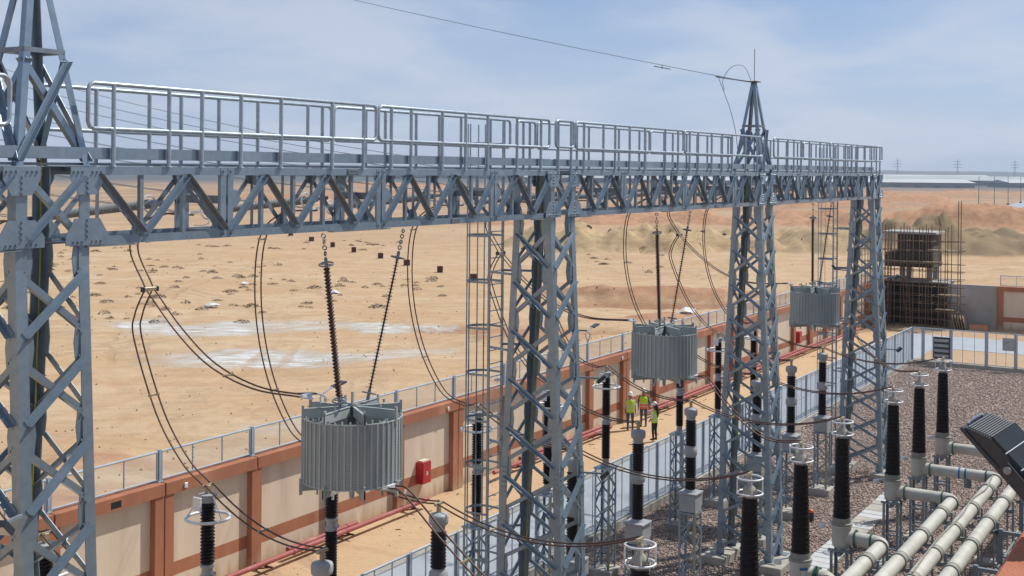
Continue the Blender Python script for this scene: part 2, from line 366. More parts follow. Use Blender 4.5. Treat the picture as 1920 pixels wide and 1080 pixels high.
def link(name, me, parent=None, loc=None, label=None, cat=None, group=None, kind=None):
    o = bpy.data.objects.new(name, me); COL.objects.link(o)
    if parent: o.parent = parent
    if loc: o.location = loc
    if label: o['label'] = label
    if cat: o['category'] = cat
    if group: o['group'] = group
    if kind: o['kind'] = kind
    return o
def thing(name, label, cat, loc=(0, 0, 0), group=None, rz=0):
    o = bpy.data.objects.new(name, None); COL.objects.link(o); o.empty_display_size = 0.1
    o.location = loc; o.rotation_euler = (0, 0, rz); o['label'] = label; o['category'] = cat
    if group: o['group'] = group
    return o
KIDS = {}
def kids(o): return [c for c in bpy.data.objects if c.parent is o]
def tree(o):
    allk = {}
    for c in COL.objects:
        if c.parent: allk.setdefault(c.parent.name, []).append(c)
    return allk
def dup(root, loc, label, group=None, rz=None, skip=()):
    allk = tree(root)
    r = root.copy(); COL.objects.link(r); r.location = loc; r['label'] = label
    if group: r['group'] = group
    if rz is not None: r.rotation_euler = (0, 0, rz)
    def rec(src, dst):
        for ch in allk.get(src.name, []):
            if ch.name.split('.')[0] in skip: continue
            c = ch.copy(); COL.objects.link(c); c.parent = dst; rec(ch, c)
    rec(root, r); return r
def catmull(P, k=8):
    P = [V(p) for p in P]; out = []
    Q = [P[0] * 2 - P[1]] + P + [P[-1] * 2 - P[-2]]
    for i in range(1, len(Q) - 2):
        a, b, c, d = Q[i - 1], Q[i], Q[i + 1], Q[i + 2]
        for j in range(k):
            t = j / k
            out.append(0.5 * ((2 * b) + (c - a) * t + (2 * a - 5 * b + 4 * c - d) * t * t + (3 * b - a - 3 * c + d) * t ** 3))
    out.append(P[-1]); return out

# ------------------------------------------------------------------ terrain
def vnoise(x, y, seed):
    xi = np.floor(x).astype(np.int64); yi = np.floor(y).astype(np.int64); xf = x - xi; yf = y - yi
    def h(a, b):
        n = (a * 374761393 + b * 668265263 + seed * 974634777) & 0xffffffff
        n = ((n ^ (n >> 13)) * 1274126177) & 0xffffffff
        return ((n ^ (n >> 16)) & 0xffff) / 65535.0
    u = xf * xf * (3 - 2 * xf); v = yf * yf * (3 - 2 * yf)
    return (h(xi, yi) * (1 - u) + h(xi + 1, yi) * u) * (1 - v) + (h(xi, yi + 1) * (1 - u) + h(xi + 1, yi + 1) * u) * v
def fbm(x, y, s, seed, o=5):
    r = 0; a = 1; t = 0
    for i in range(o): r = r + a * vnoise(x / s * 2 ** i, y / s * 2 ** i, seed + i); t += a; a *= 0.5
    return r / t
def sm(x, a, b):
    t = np.clip((x - a) / (b - a), 0, 1); return t * t * (3 - 2 * t)
def mound(x, y, cx_, cy_, a, b, ang, h, seed, jag=0.5, s=5):
    c, sn = math.cos(R(ang)), math.sin(R(ang)); dx, dy = x - cx_, y - cy_
    u = (dx * c + dy * sn) / a; v = (-dx * sn + dy * c) / b
    d = np.sqrt(u * u + v * v) + (fbm(x, y, s, seed) - 0.5) * jag
    return h * np.clip(1 - d, 0, 1) ** 0.85
def heaps(n, seed, segs, rr, hh):
    rn = random.Random(seed); out = []
    for k in range(n):
        (x0, y0, x1, y1, wd) = rn.choice(segs); t = rn.random(); o = rn.gauss(0, .5) * wd; dx, dy = x1 - x0, y1 - y0; L = math.hypot(dx, dy)
        r = rn.uniform(*rr); out.append((x0 + dx * t - dy / L * o, y0 + dy * t + dx / L * o, r, r * rn.uniform(*hh)))
    return out
YC = heaps(85, 3, [(172, 100, 198, 62, 7), (176, 98, 200, 58, 9), (190, 62, 206, 44, 7), (170, 92, 184, 74, 5)], (3.5, 7.5), (.42, .62))
GC = heaps(60, 5, [(196, 46, 232, 12, 6), (205, 34, 215, 6, 7), (196, 48, 206, 36, 5), (220, 50, 240, 20, 8)], (4.5, 8), (.34, .48))
RC = heaps(90, 8, [(270, 110, 300, 20, 10), (255, 130, 330, 90, 10), (310, 60, 340, 10, 12), (350, 90, 375, 40, 10), (230, 140, 300, 120, 8), (300, 150, 420, 160, 14), (420, 140, 520, 150, 16)], (4, 8), (.18, .34))
def height(x, y):
    r = np.hypot(x, y)
    yel = np.zeros_like(x); gry = np.zeros_like(x); red = np.zeros_like(x); z = np.zeros_like(x)
    out = np.maximum(sm(y, 26.9, 30), sm(x, 106, 110))
    z += out * (fbm(x, y, 9, 3) - 0.5) * 0.5 + out * (fbm(x, y, 1.7, 5, 3) - 0.5) * 0.12 * sm(r, 400, 60)
    def put(arr, *a, **k):
        nonlocal z
        h = mound(x, y, *a, **k); z = z + h; np.maximum(arr, np.clip(h / (abs(a[5]) * 0.25), 0, 1), out=arr)
    for arr, cones in ((yel, YC), (gry, GC), (red, RC)):
        hh = np.zeros_like(x)
        wx = (fbm(x, y, 2.2, 91, 4) - .5) * 2.6; wy = (fbm(x, y, 2.2, 97, 4) - .5) * 2.6
        for (px, py, pr_, ph_) in cones:
            mk = (np.abs(x - px) < pr_ + 2) & (np.abs(y - py) < pr_ + 2)
            if not mk.any(): continue
            d = np.hypot(x[mk] + wx[mk] - px, y[mk] + wy[mk] - py) / pr_
            hh[mk] = np.maximum(hh[mk], ph_ * np.clip(1 - d, 0, 1) ** .9)
        z += hh * (.8 + .4 * fbm(x, y, 1.5, 99, 3)); np.maximum(arr, np.clip(hh * 2.2, 0, 1), out=arr)
    # red heaps along the track
    for i, (a, b, ww, h) in enumerate([(290, 62, 38, 4.0), (300, 40, 30, 4.0), (330, 95, 34, 3.0), (270, 120, 26, 2.4), (360, 60, 40, 3.5), (420, 150, 60, 3.5), (300, 150, 40, 2.2), (520, 120, 70, 4.5), (520, 230, 80, 4), (640, 190, 90, 5), (560, 330, 80, 4), (430, 330, 70, 3.2), (360, 300, 60, 2.6), (700, 300, 100, 5), (760, 120, 70, 5.5), (640, 480, 90, 4)]):
        put(red, a, b, ww, ww * 0.22, -66, h, 41 + i, jag=.8, s=10)
    # excavated pit and trench edge in front of the wall
    pit = mound(x, y, 106, 46.5, 15, 3.8, -64, -1.7, 61, jag=.7, s=4); z += pit; np.maximum(red, np.clip(-pit * 1.6, 0, 1), out=red)
    rim = mound(x, y, 111.5, 50, 16, 3.0, -62, 1.3, 62, jag=.8, s=3); z += rim; np.maximum(red, np.clip(rim * 1.6, 0, .9), out=red)
    pit = mound(x, y, 82, 49, 10, 2.4, -60, -1.1, 63, jag=.8, s=3); z += pit; np.maximum(red, np.clip(-pit * 1.8, 0, 1), out=red)
    for (a, b, aa, h) in [(46.5, 34, 2.6, .55), (43, 33.5, 1.8, .35), (95, 42, 5, .6), (79, 45, 5, .7), (35, 41, 4, .35), (30, 38, 5, .3)]:
        mm = mound(x, y, a, b, aa, aa * .5, -60, h, int(a), jag=.9, s=2); z += mm; np.maximum(red, np.clip(mm * 2, 0, .8), out=red)
    # far plain gets rougher, then low hills on the horizon
    far = sm(r, 250, 700) * (1 - sm(r, 850, 1000))
    z += far * (fbm(x, y, 60, 71) - 0.45) * 5.0
    z += sm(r, 3800, 5200) * (18 + 16 * fbm(x, y, 900, 81, 4))
    flat = sm(x, 380, 410) * (1 - sm(x, 740, 790)) * sm(y, -5, 15) * (1 - sm(y, 84 + (x - 400) * .1, 98 + (x - 400) * .1)); z *= 1 - flat; red *= 1 - flat
    z *= out
    return z, yel * out, gry * out, red * out
fa = np.concatenate([np.linspace(-180, -4, 31)[:-1], np.arange(-4, 62, 0.13), np.linspace(62, 180, 21)[:-1]]) * math.pi / 180
fr = np.concatenate([[0.5, 7], np.geomspace(14, 60, 60)[:-1], np.geomspace(60, 260, 210)[:-1], np.geomspace(260, 700, 90)[:-1], np.geomspace(700, 7400, 90)])
A, Rr_ = np.meshgrid(fa, fr); gx = Rr_ * np.cos(A); gy = Rr_ * np.sin(A)
gz, e1, e2, e3 = height(gx, gy)
nr, na = gx.shape
idx = np.arange(nr * na).reshape(nr, na); nxt = np.roll(idx, -1, axis=1)
quads = np.stack([idx[:-1], idx[1:], nxt[1:], nxt[:-1]], axis=-1).reshape(-1, 4)
def np_mesh(name, verts, faces, k):
    me = bpy.data.meshes.new(name); nv, nf = len(verts), len(faces)
    me.vertices.add(nv); me.vertices.foreach_set('co', np.ascontiguousarray(verts, dtype=np.float32).ravel())
    me.loops.add(nf * k); me.loops.foreach_set('vertex_index', np.ascontiguousarray(faces, dtype=np.int32).ravel())
    me.polygons.add(nf); me.polygons.foreach_set('loop_start', np.arange(0, nf * k, k, dtype=np.int32))
    me.update(calc_edges=True); return me
me = np_mesh('desert_ground', np.stack([gx, gy, gz], -1).reshape(-1, 3), quads, 4)
me.polygons.foreach_set('use_smooth', [True] * len(me.polygons))
ca = me.color_attributes.new('earth', 'FLOAT_COLOR', 'POINT')
ca.data.foreach_set('color', np.stack([e1, e2, e3, np.ones_like(e1)], -1).astype(np.float32).ravel())
me.materials.append(M['sand']); link('desert_ground', me, kind='structure')
def ROADZ(x, y): return 0.06
def ground_z(x, y):
    z = height(np.array([float(x)]), np.array([float(y)]))[0]; return float(z[0])

# ------------------------------------------------------------------ roads, yard, kerbs
mb = MB().box(15, 90.48, 18.95, 22.7, -0.2, 0.02); mb.build('access_road', 'road', kind='structure')
mb = MB().box(90.5, 97.5, -25, 22.7, -0.2, 0.022); mb.build('cross_road', 'road', kind='structure')
mb = MB().box(15, 82.1, 0.6, 18.6, -0.2, 0.03); mb.build('gravel_yard', 'gravel', kind='structure')
mb = MB().box(15, 82.35, 18.6, 18.85, -0.2, 0.27); mb.build('fence_kerb', 'concrete', kind='structure')
mb = MB().box(82.1, 82.35, -20, 18.6, -0.2, 0.265); mb.build('fence_kerb', 'concrete', kind='structure')
mb = MB().box(15, 90, 22.7, 22.95, -0.2, 0.07); mb.build('road_edge', 'concrete', kind='structure')
vs_, fs_ = [], []
for i in range(30):
    for j in range(9):
        x_ = 405 + i * 12.0; t_ = j / 8; y_ = (74.5 + i * .85) * (1 - t_) + (20 - i * .3) * t_
        vs_.append((x_, y_, ROADZ(x_, y_)))
for i in range(29):
    for j in range(8): fs_.append((i * 9 + j, (i + 1) * 9 + j, (i + 1) * 9 + j + 1, i * 9 + j + 1))
MB().add(vs_, fs_).build('far_asphalt', 'far_road', kind='structure')
# loose stones on the yard
def stones(name, n, x0, x1, y0, y1, smin, smax):
    base = np.array([(1, 0, 0), (0, 1, 0), (-1, 0, 0), (0, -1, 0), (0, 0, .75), (0, 0, -.6)], float)
    tri = np.array([(0, 1, 4), (1, 2, 4), (2, 3, 4), (3, 0, 4), (1, 0, 5), (2, 1, 5), (3, 2, 5), (0, 3, 5)])
    t = rng.random(n) ** 1.6
    X = x0 + (x1 - x0) * t; Y = y0 + (y1 - y0) * rng.random(n)
    s = smin + (smax - smin) * rng.random(n) ** 2
    th = rng.random(n) * 6.28; ti = (rng.random(n) - .5) * 1.2
    v = base[None] * (0.65 + 0.6 * rng.random((n, 6, 1))) * s[:, None, None] * np.stack([np.ones(n), 0.65 + .35 * rng.random(n), 0.6 + .4 * rng.random(n)], -1)[:, None]
    c, sn = np.cos(ti)[:, None], np.sin(ti)[:, None]
    v = np.stack([v[..., 0] * c - v[..., 2] * sn, v[..., 1], v[..., 0] * sn + v[..., 2] * c], -1)
    c, sn = np.cos(th)[:, None], np.sin(th)[:, None]
    v = np.stack([v[..., 0] * c - v[..., 1] * sn, v[..., 0] * sn + v[..., 1] * c, v[..., 2]], -1)
    v[..., 0] += X[:, None]; v[..., 1] += Y[:, None]; v[..., 2] += 0.03 + (s * (0.25 + .45 * rng.random(n)))[:, None]
    f = (tri[None] + 6 * np.arange(n)[:, None, None]).reshape(-1, 3)
    me = np_mesh(name, v.reshape(-1, 3), f, 3)
    at = me.attributes.new('tone', 'FLOAT', 'POINT'); at.data.foreach_set('value', np.repeat(rng.random(n), 6).astype(np.float32))
    me.materials.append(M['stones']); return link(name, me, label='loose brown and pink gravel stones covering the fenced yard', cat='gravel', kind='stuff')
stones('gravel_stones', 150000, 32, 81.9, 3.2, 18.5, 0.022, 0.066)

# ------------------------------------------------------------------ boundary wall
WY = 26.3; P0 = 24.6; PS = 3.775
bw = thing('boundary_wall', 'long cream and terracotta perimeter wall running beside the sand strip', 'wall', (13.2, WY, 0))
k0, k1 = -3, 21
def bay_edges(k):
    x = P0 + PS * k
    return (0.36 if k % 4 == 0 else 0.225)
MB().box(0, 91.2, 0.32, 0.5, 0, 3.44).build('core', 'concrete', bw)
for k in range(k0, k1 + 1):
    x = P0 + PS * k - 13.2
    if k % 4 == 0:
        for a, b in ((-0.36, -0.015), (0.015, 0.36)):
            MB().bbox(x + a, x + b, -0.02, 0.32, 0, 3.2, 0.012).build('pilaster', 'orange', bw)
        MB().box(x - 0.02, x + 0.02, 0.03, 0.3, 0, 3.49).build('expansion_joint', 'joint', bw)
    else: MB().bbox(x - 0.225, x + 0.225, -0.02, 0.32, 0, 3.2, 0.012).build('pilaster', 'orange', bw)
    if k == k1: break
    xa = x + bay_edges(k) - 0.004; xb = x + PS - bay_edges(k + 1) + 0.004
    MB().box(xa, xb, 0.18, 0.33, 1.07, 3.16).build('panel', 'cream', bw)
    MB().box(xa, xb, 0.178, 0.33, 0.68, 1.07).build('band', 'orange', bw)
    MB().box(xa, xb, 0.18, 0.33, 0, 0.68).build('panel', 'cream', bw)
    MB().bbox(x + 0.018, x + PS - 0.018, -0.05, 0.52, 3.14, 3.5, 0.015).build('coping', 'orange', bw)
for x in (25.35, 38.9, 54.2, 68.9): MB().bbox(x - 13.2 - .06, x - 13.2 + .06, -0.1, -0.052, 3.22, 3.36).build('junction_box', 'alu', bw)
MB().box(22.65 - 13.2, 23.0 - 13.2, -0.056, -0.045, 3.2, 3.38).build('vent_hole', 'void', bw)

# chain link infill as wires
def wires(x0, x1, z0, z1, p=0.06, r=0.0036):
    mb = MB(); h = z1 - z0; wd = x1 - x0; q = p * 1.41421
    for sgn in (1, -1):
        c = -h
        while c < wd:
            a, b = max(c, 0), min(c + h, wd)
            if b > a + 0.01:
                za, zb = z0 + (a - c), z0 + (b - c)
                xa, xb = x0 + a, x0 + b
                if sgn < 0: za, zb = z0 + z1 - za, z0 + z1 - zb
                d = unit((xb - xa, 0, zb - za)); n = V((-d.z, 0, d.x)); y = V((0, 1, 0))
                o = sgn * r * 0.8
                vs = []
                for (px, pz) in ((xa, za), (xb, zb)):
                    c0 = V((px, o, pz)); vs += [c0 - y * r - n * r * .6, c0 - y * r * .2 + n * r, c0 + y * r]
                mb.add(vs, [(0, 1, 4, 3), (1, 2, 5, 4), (2, 0, 3, 5)])
            c += q
    return mb
wf = thing('wall_top_fence', 'chain link railing in grey frames along the top of the cream wall', 'fence', (P0, WY + 0.22, 3.5))
fl = PS - 0.16
mf = MB().tube([(0, 0, .04), (0, 0, .86)], .035, 8).tube([(fl, 0, .04), (fl, 0, .86)], .035, 8).tube([(0, 0, .86), (fl, 0, .86)], .032, 8).tube([(0, 0, .07), (fl, 0, .07)], .028, 8)
for q in (fl / 3, 2 * fl / 3): mf.tube([(q, 0, .07), (q, 0, .86)], .022, 6)
mf = mf.mesh('panel_frame', 40); mf.materials.append(M['fence_steel'])
mw = wires(0, fl, .08, .85, .065, .0028).mesh('mesh_infill'); mw.materials.append(M['fence_steel'])
mp = MB().box(-.045, .045, -.05, .05, 0, .92).box(-.09, .09, -.08, .08, 0, .03).mesh('post'); mp.materials.append(M['fence_steel'])
for k in range(k0, k1):
    fr_ = link('panel_frame', mf, wf, (k * PS + .08, 0, 0)); link('mesh_infill', mw, fr_, kind='stuff')
for k in range(k0, k1 + 1): link('post', mp, wf, (k * PS, 0, 0))

# ------------------------------------------------------------------ yard fence and gate
def yard_panel(wd, h0, h1, uprights, rail_mid=False):
    mf = MB().box(0.06, .105, -.022, .022, h0, h1).box(wd - .105, wd - .06, -.022, .022, h0, h1)
    mf.tube([(.06, 0, h1), (wd - .06, 0, h1)], .032, 8).tube([(.06, 0, h0 + .05), (wd - .06, 0, h0 + .05)], .025, 8)
    for u in uprights: mf.box(u * wd - .014, u * wd + .014, -.014, .014, h0 + .05, h1)
    if rail_mid: mf.box(.1, wd - .1, -.015, .015, (h0 + h1) / 2 - .015, (h0 + h1) / 2 + .015)
    me = mf.mesh('panel_frame', 40); me.materials.append(M['fence_steel'])
    mw = wires(.1, wd - .1, h0 + .06, h1 - .01).mesh('mesh_infill'); mw.materials.append(M['fence_steel']); return me, mw
yp = MB().box(-.05, .05, -.05, .05, .27, 2.42).box(-.08, .08, -.08, .08, .27, .29).mesh('post'); yp.materials.append(M['fence_steel'])
yf = thing('yard_fence', 'tall chain link fence between the gravel yard and the pale road', 'fence', (23.75 - 2.248 * 3, 18.72, 0))
pf, pw = yard_panel(2.248, .27, 2.4, (1 / 3, 2 / 3)); pf2, pw2 = yard_panel(2.248, .27, 2.4, (1 / 3, 2 / 3), True)
for k in range(29):
    a, b = (pf2, pw2) if k in (18, 19) else (pf, pw)
    f_ = link('panel_frame', a, yf, (k * 2.248, 0, 0)); link('mesh_infill', b, f_, kind='stuff'); link('post', yp, yf, (k * 2.248, 0, 0))
link('post', yp, yf, (29 * 2.248, 0, 0))
gf = thing('end_fence', 'chain link fence and gate panels closing the far end of the gravel yard', 'fence', (82.22, 18.72, 0), rz=-math.pi / 2)
yy = 0.0
for i, wd in enumerate((0.72, 1.75, 2.18, 1.75, 2.18, 2.18, 2.18, 2.18, 2.18)):
    a, b = yard_panel(wd, .27, 2.4, (1 / 3, 2 / 3) if wd > 1 else ())
    f_ = link('gate_leaf' if i in (1, 2) else 'panel_frame', a, gf, (yy, 0, 0)); link('mesh_infill', b, f_, kind='stuff')
    if i: link('post', yp, gf, (yy, 0, 0))
    yy += wd
sb = thing('louvre_panel', 'dark louvred panel fixed to the end fence beside its corner', 'panel', (82.14, 17.35, 0))
MB().box(-.03, .0, -1.05, 0, .5, 1.9).build('backing', 'sign_dark', sb)
for i in range(4): MB().box(-.05, -.031, -.98, -.07, .6 + i * .33, .78 + i * .33).build('slat', 'sign_grey', sb)
sg = thing('notice_plate', 'plain grey notice plate fixed to the end fence further right', 'sign', (82.14, 13.1, 0))
MB().bbox(-.03, .0, -.75, 0, 1.35, 2.15).build('plate', 'sign_grey', sg)
for z in (1.45, 2.05): MB().bolt((-.03, -.08, z), (-1, 0, 0)).bolt((-.03, -.67, z), (-1, 0, 0)).build('fixing', 'galv', sg)

# ------------------------------------------------------------------ end of compound: raw wall, finished wall, unfinished tower
rw = thing('raw_concrete_wall', 'bare grey concrete wall with patched render behind the end fence', 'wall', (104, 17, 0))
MB().bbox(0, .3, .02, 3.4, 0, 3.5).build('bay', 'raw_concrete', rw); MB().bbox(.02, .32, 3.405, 3.9, 0, 3.52).build('bay', 'raw_concrete', rw)
MB().bbox(-.1, .0, 3.2, 3.6, 0, 3.45).build('pier', 'raw_concrete', rw)
ew = thing('end_wall', 'finished cream and terracotta wall at the far right edge', 'wall', (104, 17, 0))
MB().box(.1, .4, -24, 0, 0, 3.45).build('core', 'concrete', ew)
for k in range(6):
    y = -k * PS
    MB().bbox(-.1, .1, y - .45, y, 0, 3.2).build('pilaster', 'orange', ew)
    MB().box(.0, .1, y - PS, y - .45, 1.07, 3.15).build('panel', 'cream', ew); MB().box(-.002, .1, y - PS, y - .45, .68, 1.07).build('band', 'orange', ew); MB().box(0, .1, y - PS, y - .45, 0, .68).build('panel', 'cream', ew)
    MB().bbox(-.14, .42, y - PS + .01, y, 3.14, 3.5).build('coping', 'orange', ew)
ef = thing('end_wall_railing', 'grey railing on top of the finished wall at the far right', 'fence', (104.2, 16.8, 3.5))
for k in range(5):
    f_ = link('panel_frame', mf, ef, (0, -k * PS, 0)); f_.rotation_euler = (0, 0, -math.pi / 2); link('mesh_infill', mw, f_, kind='stuff')
wt = thing('unfinished_tower', 'unfinished concrete guard tower with openings coloured as shade at the wall corner', 'building', (103.6, 20.9, 0))
MB().bbox(0, 3.2, 0, .35, 0, 3.55).build('column', 'dark_concrete', wt); MB().bbox(0, 3.2, 4.7, 5.1, 0, 3.55).build('column', 'dark_concrete', wt)
MB().box(.6, 3.2, .35, 4.7, 0, 3.5).build('wall', 'dark_concrete', wt)
for y0, y1, z0, z1 in ((.9, 2.9, 2.15, 3.1), (.9, 2.9, 1.1, 1.95), (.9, 2.9, 0, .9), (3.1, 4.6, 0, 3.3)):
    MB().box(.57, .61, y0, y1, z0, z1).build('opening_shade', 'void', wt)  # black sheets on the wall front; the storey's shade is put into their colour
MB().bbox(-.1, 3.3, -.1, 5.2, 3.5, 3.62).build('slab', 'raw_concrete', wt)
for x in (.25, 2.6):
    for y in (1.2, 3.4): MB().bbox(x, x + .4, y, y + .4, 3.62, 4.75).build('column', 'raw_concrete', wt)
MB().bbox(0.0, 3.4, 1.05, 5.0, 4.75, 5.9).build('parapet_box', 'dark_concrete', wt)
MB().bbox(0.5, 3.3, 1.15, 4.05, 5.9, 7.5).build('cabin', 'dark_concrete', wt)
MB().bbox(-.1, 3.7, .8, 5.2, 7.5, 7.68).build('roof_slab', 'raw_concrete', wt)
scf = thing('scaffold', 'rusty tube scaffold with plank decks around the unfinished tower', 'scaffold', (103.6, 20.9, 0))
ys = [-1.2, -.7, -.2, .3, .8, 1.3, 1.8, 2.3, 2.8, 3.3, 3.8, 4.3, 4.8, 5.3, 5.8]
for i, y in enumerate(ys):
    for x in (-1.5, -.5):
        h = 8.0 + random.random() * .5 if i > 1 else (10.3 if i == 0 else 8.4)
        if x > -1 and i % 3 == 1: continue
        MB().tube([(x, y, 0), (x + random.uniform(-.05, .05), y + random.uniform(-.04, .04), h)], .035, 6).build('standard', 'rust_steel', scf)
for z in (.7, 1.4, 2.0, 2.6, 3.3, 3.9, 4.6, 5.2, 6.2, 7.0):
    for x in (-1.5, -.5): MB().tube([(x, -1.6, z + random.uniform(-.06, .06)), (x, 6.6, z + random.uniform(-.06, .06))], .028, 6).build('ledger', 'rust_steel', scf)
    for y in ys[::2]: MB().tube([(-1.7, y, z), (-.2, y, z + .03)], .026, 6).build('transom', 'rust_steel', scf)
for z, y0, y1 in ((2.65, -1.3, .4), (1.45, -.9, .6), (2.65, 4.6, 7), (5.25, 0, 4.4), (6.25, -1.2, 1.2), (3.95, 2.8, 5.4)):
    for q in range(3): MB().bbox(-1.45 + q * .3, -1.2 + q * .3, y0 + .1 * q, y1 - .07 * q, z + .03, z + .08).build('plank', 'plank', scf)
ld = MB()
for s_ in (0, .4): ld.tube([(-1.9, 2.3 + s_, 0), (-1.2, 2.9 + s_, 4.6)], .022, 6)
for k in range(14): t = (k + .5) / 14; ld.tube([(-1.9 + .7 * t, 2.3 + .6 * t, 4.6 * t), (-1.9 + .7 * t, 2.7 + .6 * t, 4.6 * t)], .014, 5)
ld.build('ladder', 'rust_steel', scf)
sc2 = thing('rebar_cage', 'tall rusty rebar cages standing behind the rightmost gantry column', 'rebar', (97, 26.0, 0))
for i in range(7):
    for j in range(2): MB().tube([(i * .9, -j * .9, 0), (i * .9, -j * .9, 6.6 + random.random())], .03, 5).build('bar', 'rust_steel', sc2)
for z in np.arange(.5, 6.4, .55):
    for j in range(2): MB().tube([(-.2, -j * .9, z), (5.6, -j * .9, z + random.uniform(-.1, .1))], .022, 5).build('tie', 'rust_steel', sc2)
pp = thing('pallet_stack', 'pale boards leaning against bricks under the grey concrete wall', 'boards', (102.6, 20.0, 0))
for i in range(5): MB().obox((0, -.2 * i, .55), (0, .25, 1), (1, 0, 0), (0, 1, -.25), .6, .5, .02).build('board', 'plank', pp)
MB().bbox(-.4, .3, -2.6, -1.2, 0, .5).build('brick_pile', 'orange', pp)

# ------------------------------------------------------------------ fire boxes, red pipes, wall lamps
def hosebox(x, label):
    t = thing('fire_hose_box', label, 'hose box', (x, WY + .18, 0), 'red fire hose boxes on the wall')
    MB().bbox(-.27, .27, -.32, 0, .75, 1.55, .012).build('cabinet', 'red_box', t)
    MB().bbox(-.255, .255, -.34, -.322, .77, 1.53, .008).build('door', 'red_box', t)
    MB().bbox(-.05, .05, -.346, -.341, 1.05, 1.2, .004).build('glass_pane', 'card', t)
    MB().bbox(.17, .2, -.36, -.341, 1.05, 1.15, .004).build('handle', 'galv', t)
    return t
t = hosebox(37.4, 'red fire hose box with cardboard scraps on top, nearer one')
MB().bbox(-.2, .22, -.28, -.03, 1.552, 1.6).build('cardboard', 'card', t)
hosebox(82.1, 'small red fire hose box on the distant stretch of wall')
def redpipe(runs, label, brackets):
    t = thing('fire_pipe', label, 'pipe', (runs[0][0], WY, 0), 'red fire main beside the wall')
    for (xa, xb, y, z) in runs:
        o0 = runs[0][0]
        mb = MB().tube([(xa - o0, y, z), (xb - o0, y, z)], .085, 14)
        mb.build('pipe', 'red_pipe', t, 40)
        x = xa + 3
        while x < xb: MB().lathe([(.1, -.04), (.1, .04)], 14, (x - o0, y, z), (1, 0, 0)).build('coupling', 'red_pipe', t, 40); x += 5.8
    for x in brackets:
        MB().bar((x - runs[0][0], .05, .2), (x - runs[0][0], -.75, .2), .05, .05).bar((x - runs[0][0], -.7, .2), (x - runs[0][0], .1, .0), .04, .04).bar((x - runs[0][0], -.1, 0), (x - runs[0][0], -.1, .22), .05, .05).build('bracket', 'marker_red', t)
redpipe([(26.5, 36.9, -.55, .34), (29.5, 33, -.3, .36)], 'red fire pipe on brackets, stretch under the nearer hose box', (28.3, 32.3, 36))
redpipe([(41.5, 52.0, -.55, .34), (44, 52.4, -.28, .38)], 'pair of red fire pipes left of the standing workers', (43.5, 47.2, 50.8))
redpipe([(55.5, 96, -.55, .34), (57, 66, -.28, .38), (72, 90, -.28, .38)], 'longest red fire pipe run, right of the workers into the distance', (58.4, 62.2, 66, 69.9, 73.6, 77.4, 81.2, 85, 88.8))
def walllamp(x, label):
    t = thing('street_lamp', label, 'lamp', (x, WY + .3, 3.5), 'double arm street lamps at the wall')
    MB().tube([(0, 0, 0), (0, 0, .95)], .045, 8).build('pole', 'galv_pipe', t, 40)
    for s_ in (-1, 1):
        a = MB().tube(catmull([(0, 0, .9), (0, .12 * s_ + .0, 1.25), (s_ * .35, .1 * s_, 1.45), (s_ * .7, .12 * s_, 1.52)], 5), .03, 7).build('arm', 'galv_pipe', t, 40)
        MB().obox((s_ * .98, .13 * s_, 1.56), (s_, 0.1, .12), (0, 1, 0), (-s_ * .12, 0, 1), .34, .12, .03).build('lamp_head', 'lamp_dark', a)
walllamp(31.9, 'double arm street lamp behind the nearest line trap'); walllamp(51.2, 'double arm street lamp beyond the second gantry column')

# ------------------------------------------------------------------ gantry columns
GY = 13.475; ZT = 12.5; TX = [10.26, 23.78, 37.28, 50.78]
def hw(z): return 0.475 + max(0, 11.2 - max(z, 5.6)) * 0.05 + max(0, 5.6 - z) * 0.03
def legp(sx, sy, z): return V((sx * .56, sy * hw(z), z))
col = thing('gantry_column', 'leftmost lattice gantry column with pointed peak, cut by the frame', 'gantry column', (TX[0], GY, 0), 'lattice columns carrying the gantry beam')
for sx in (-1, 1):
    for sy in (-1, 1):
        mb = MB().angle(legp(sx, sy, .32), legp(sx, sy, 5.6), .17, .016, (-sx, 0, 0), (0, -sy, 0))
        mb.angle(legp(sx, sy, 5.6), legp(sx, sy, 11.2), .165, .016, (-sx, 0, 0), (0, -sy, 0)).angle(legp(sx, sy, 11.2), legp(sx, sy, ZT - .01), .165, .016, (-sx, 0, 0), (0, -sy, 0))
        mb.angle(legp(sx * 1.02, sy * 1.01, 5.25), legp(sx * 1.02, sy * 1.01, 5.95), .175, .012, (-sx, 0, 0), (0, -sy, 0))
        for q in range(6):
            z = 5.32 + q * .11
            for d in (.05, .12):
                p = legp(sx, sy, z); mb.bolt(p + V((-sx * d, -sy * -.012, 0)), (0, sy, 0)); mb.bolt(p + V((sx * .012, -sy * d, 0)), (sx, 0, 0))
        leg = mb.build('leg', 'galv', col)
        b = legp(sx, sy, .3); MB().bbox(b.x - .16, b.x + .16, b.y - .16, b.y + .16, .3, .325).build('base_plate', 'galv_dull', leg)
for sy in (-1, 1):
    y = sy * hw(.3); MB().bbox(-.95, .95, y - .42, y + .42, 0, .3, .02).build('footing', 'concrete', col)
NP = 10; zl = [0.42 + (11.3 - .42) * i / NP for i in range(NP + 1)]
faces = [((-1, -1), (1, -1), (0, -1, 0)), ((-1, 1), (1, 1), (0, 1, 0)), ((-1, -1), (-1, 1), (-1, 0, 0)), ((1, -1), (1, 1), (1, 0, 0))]
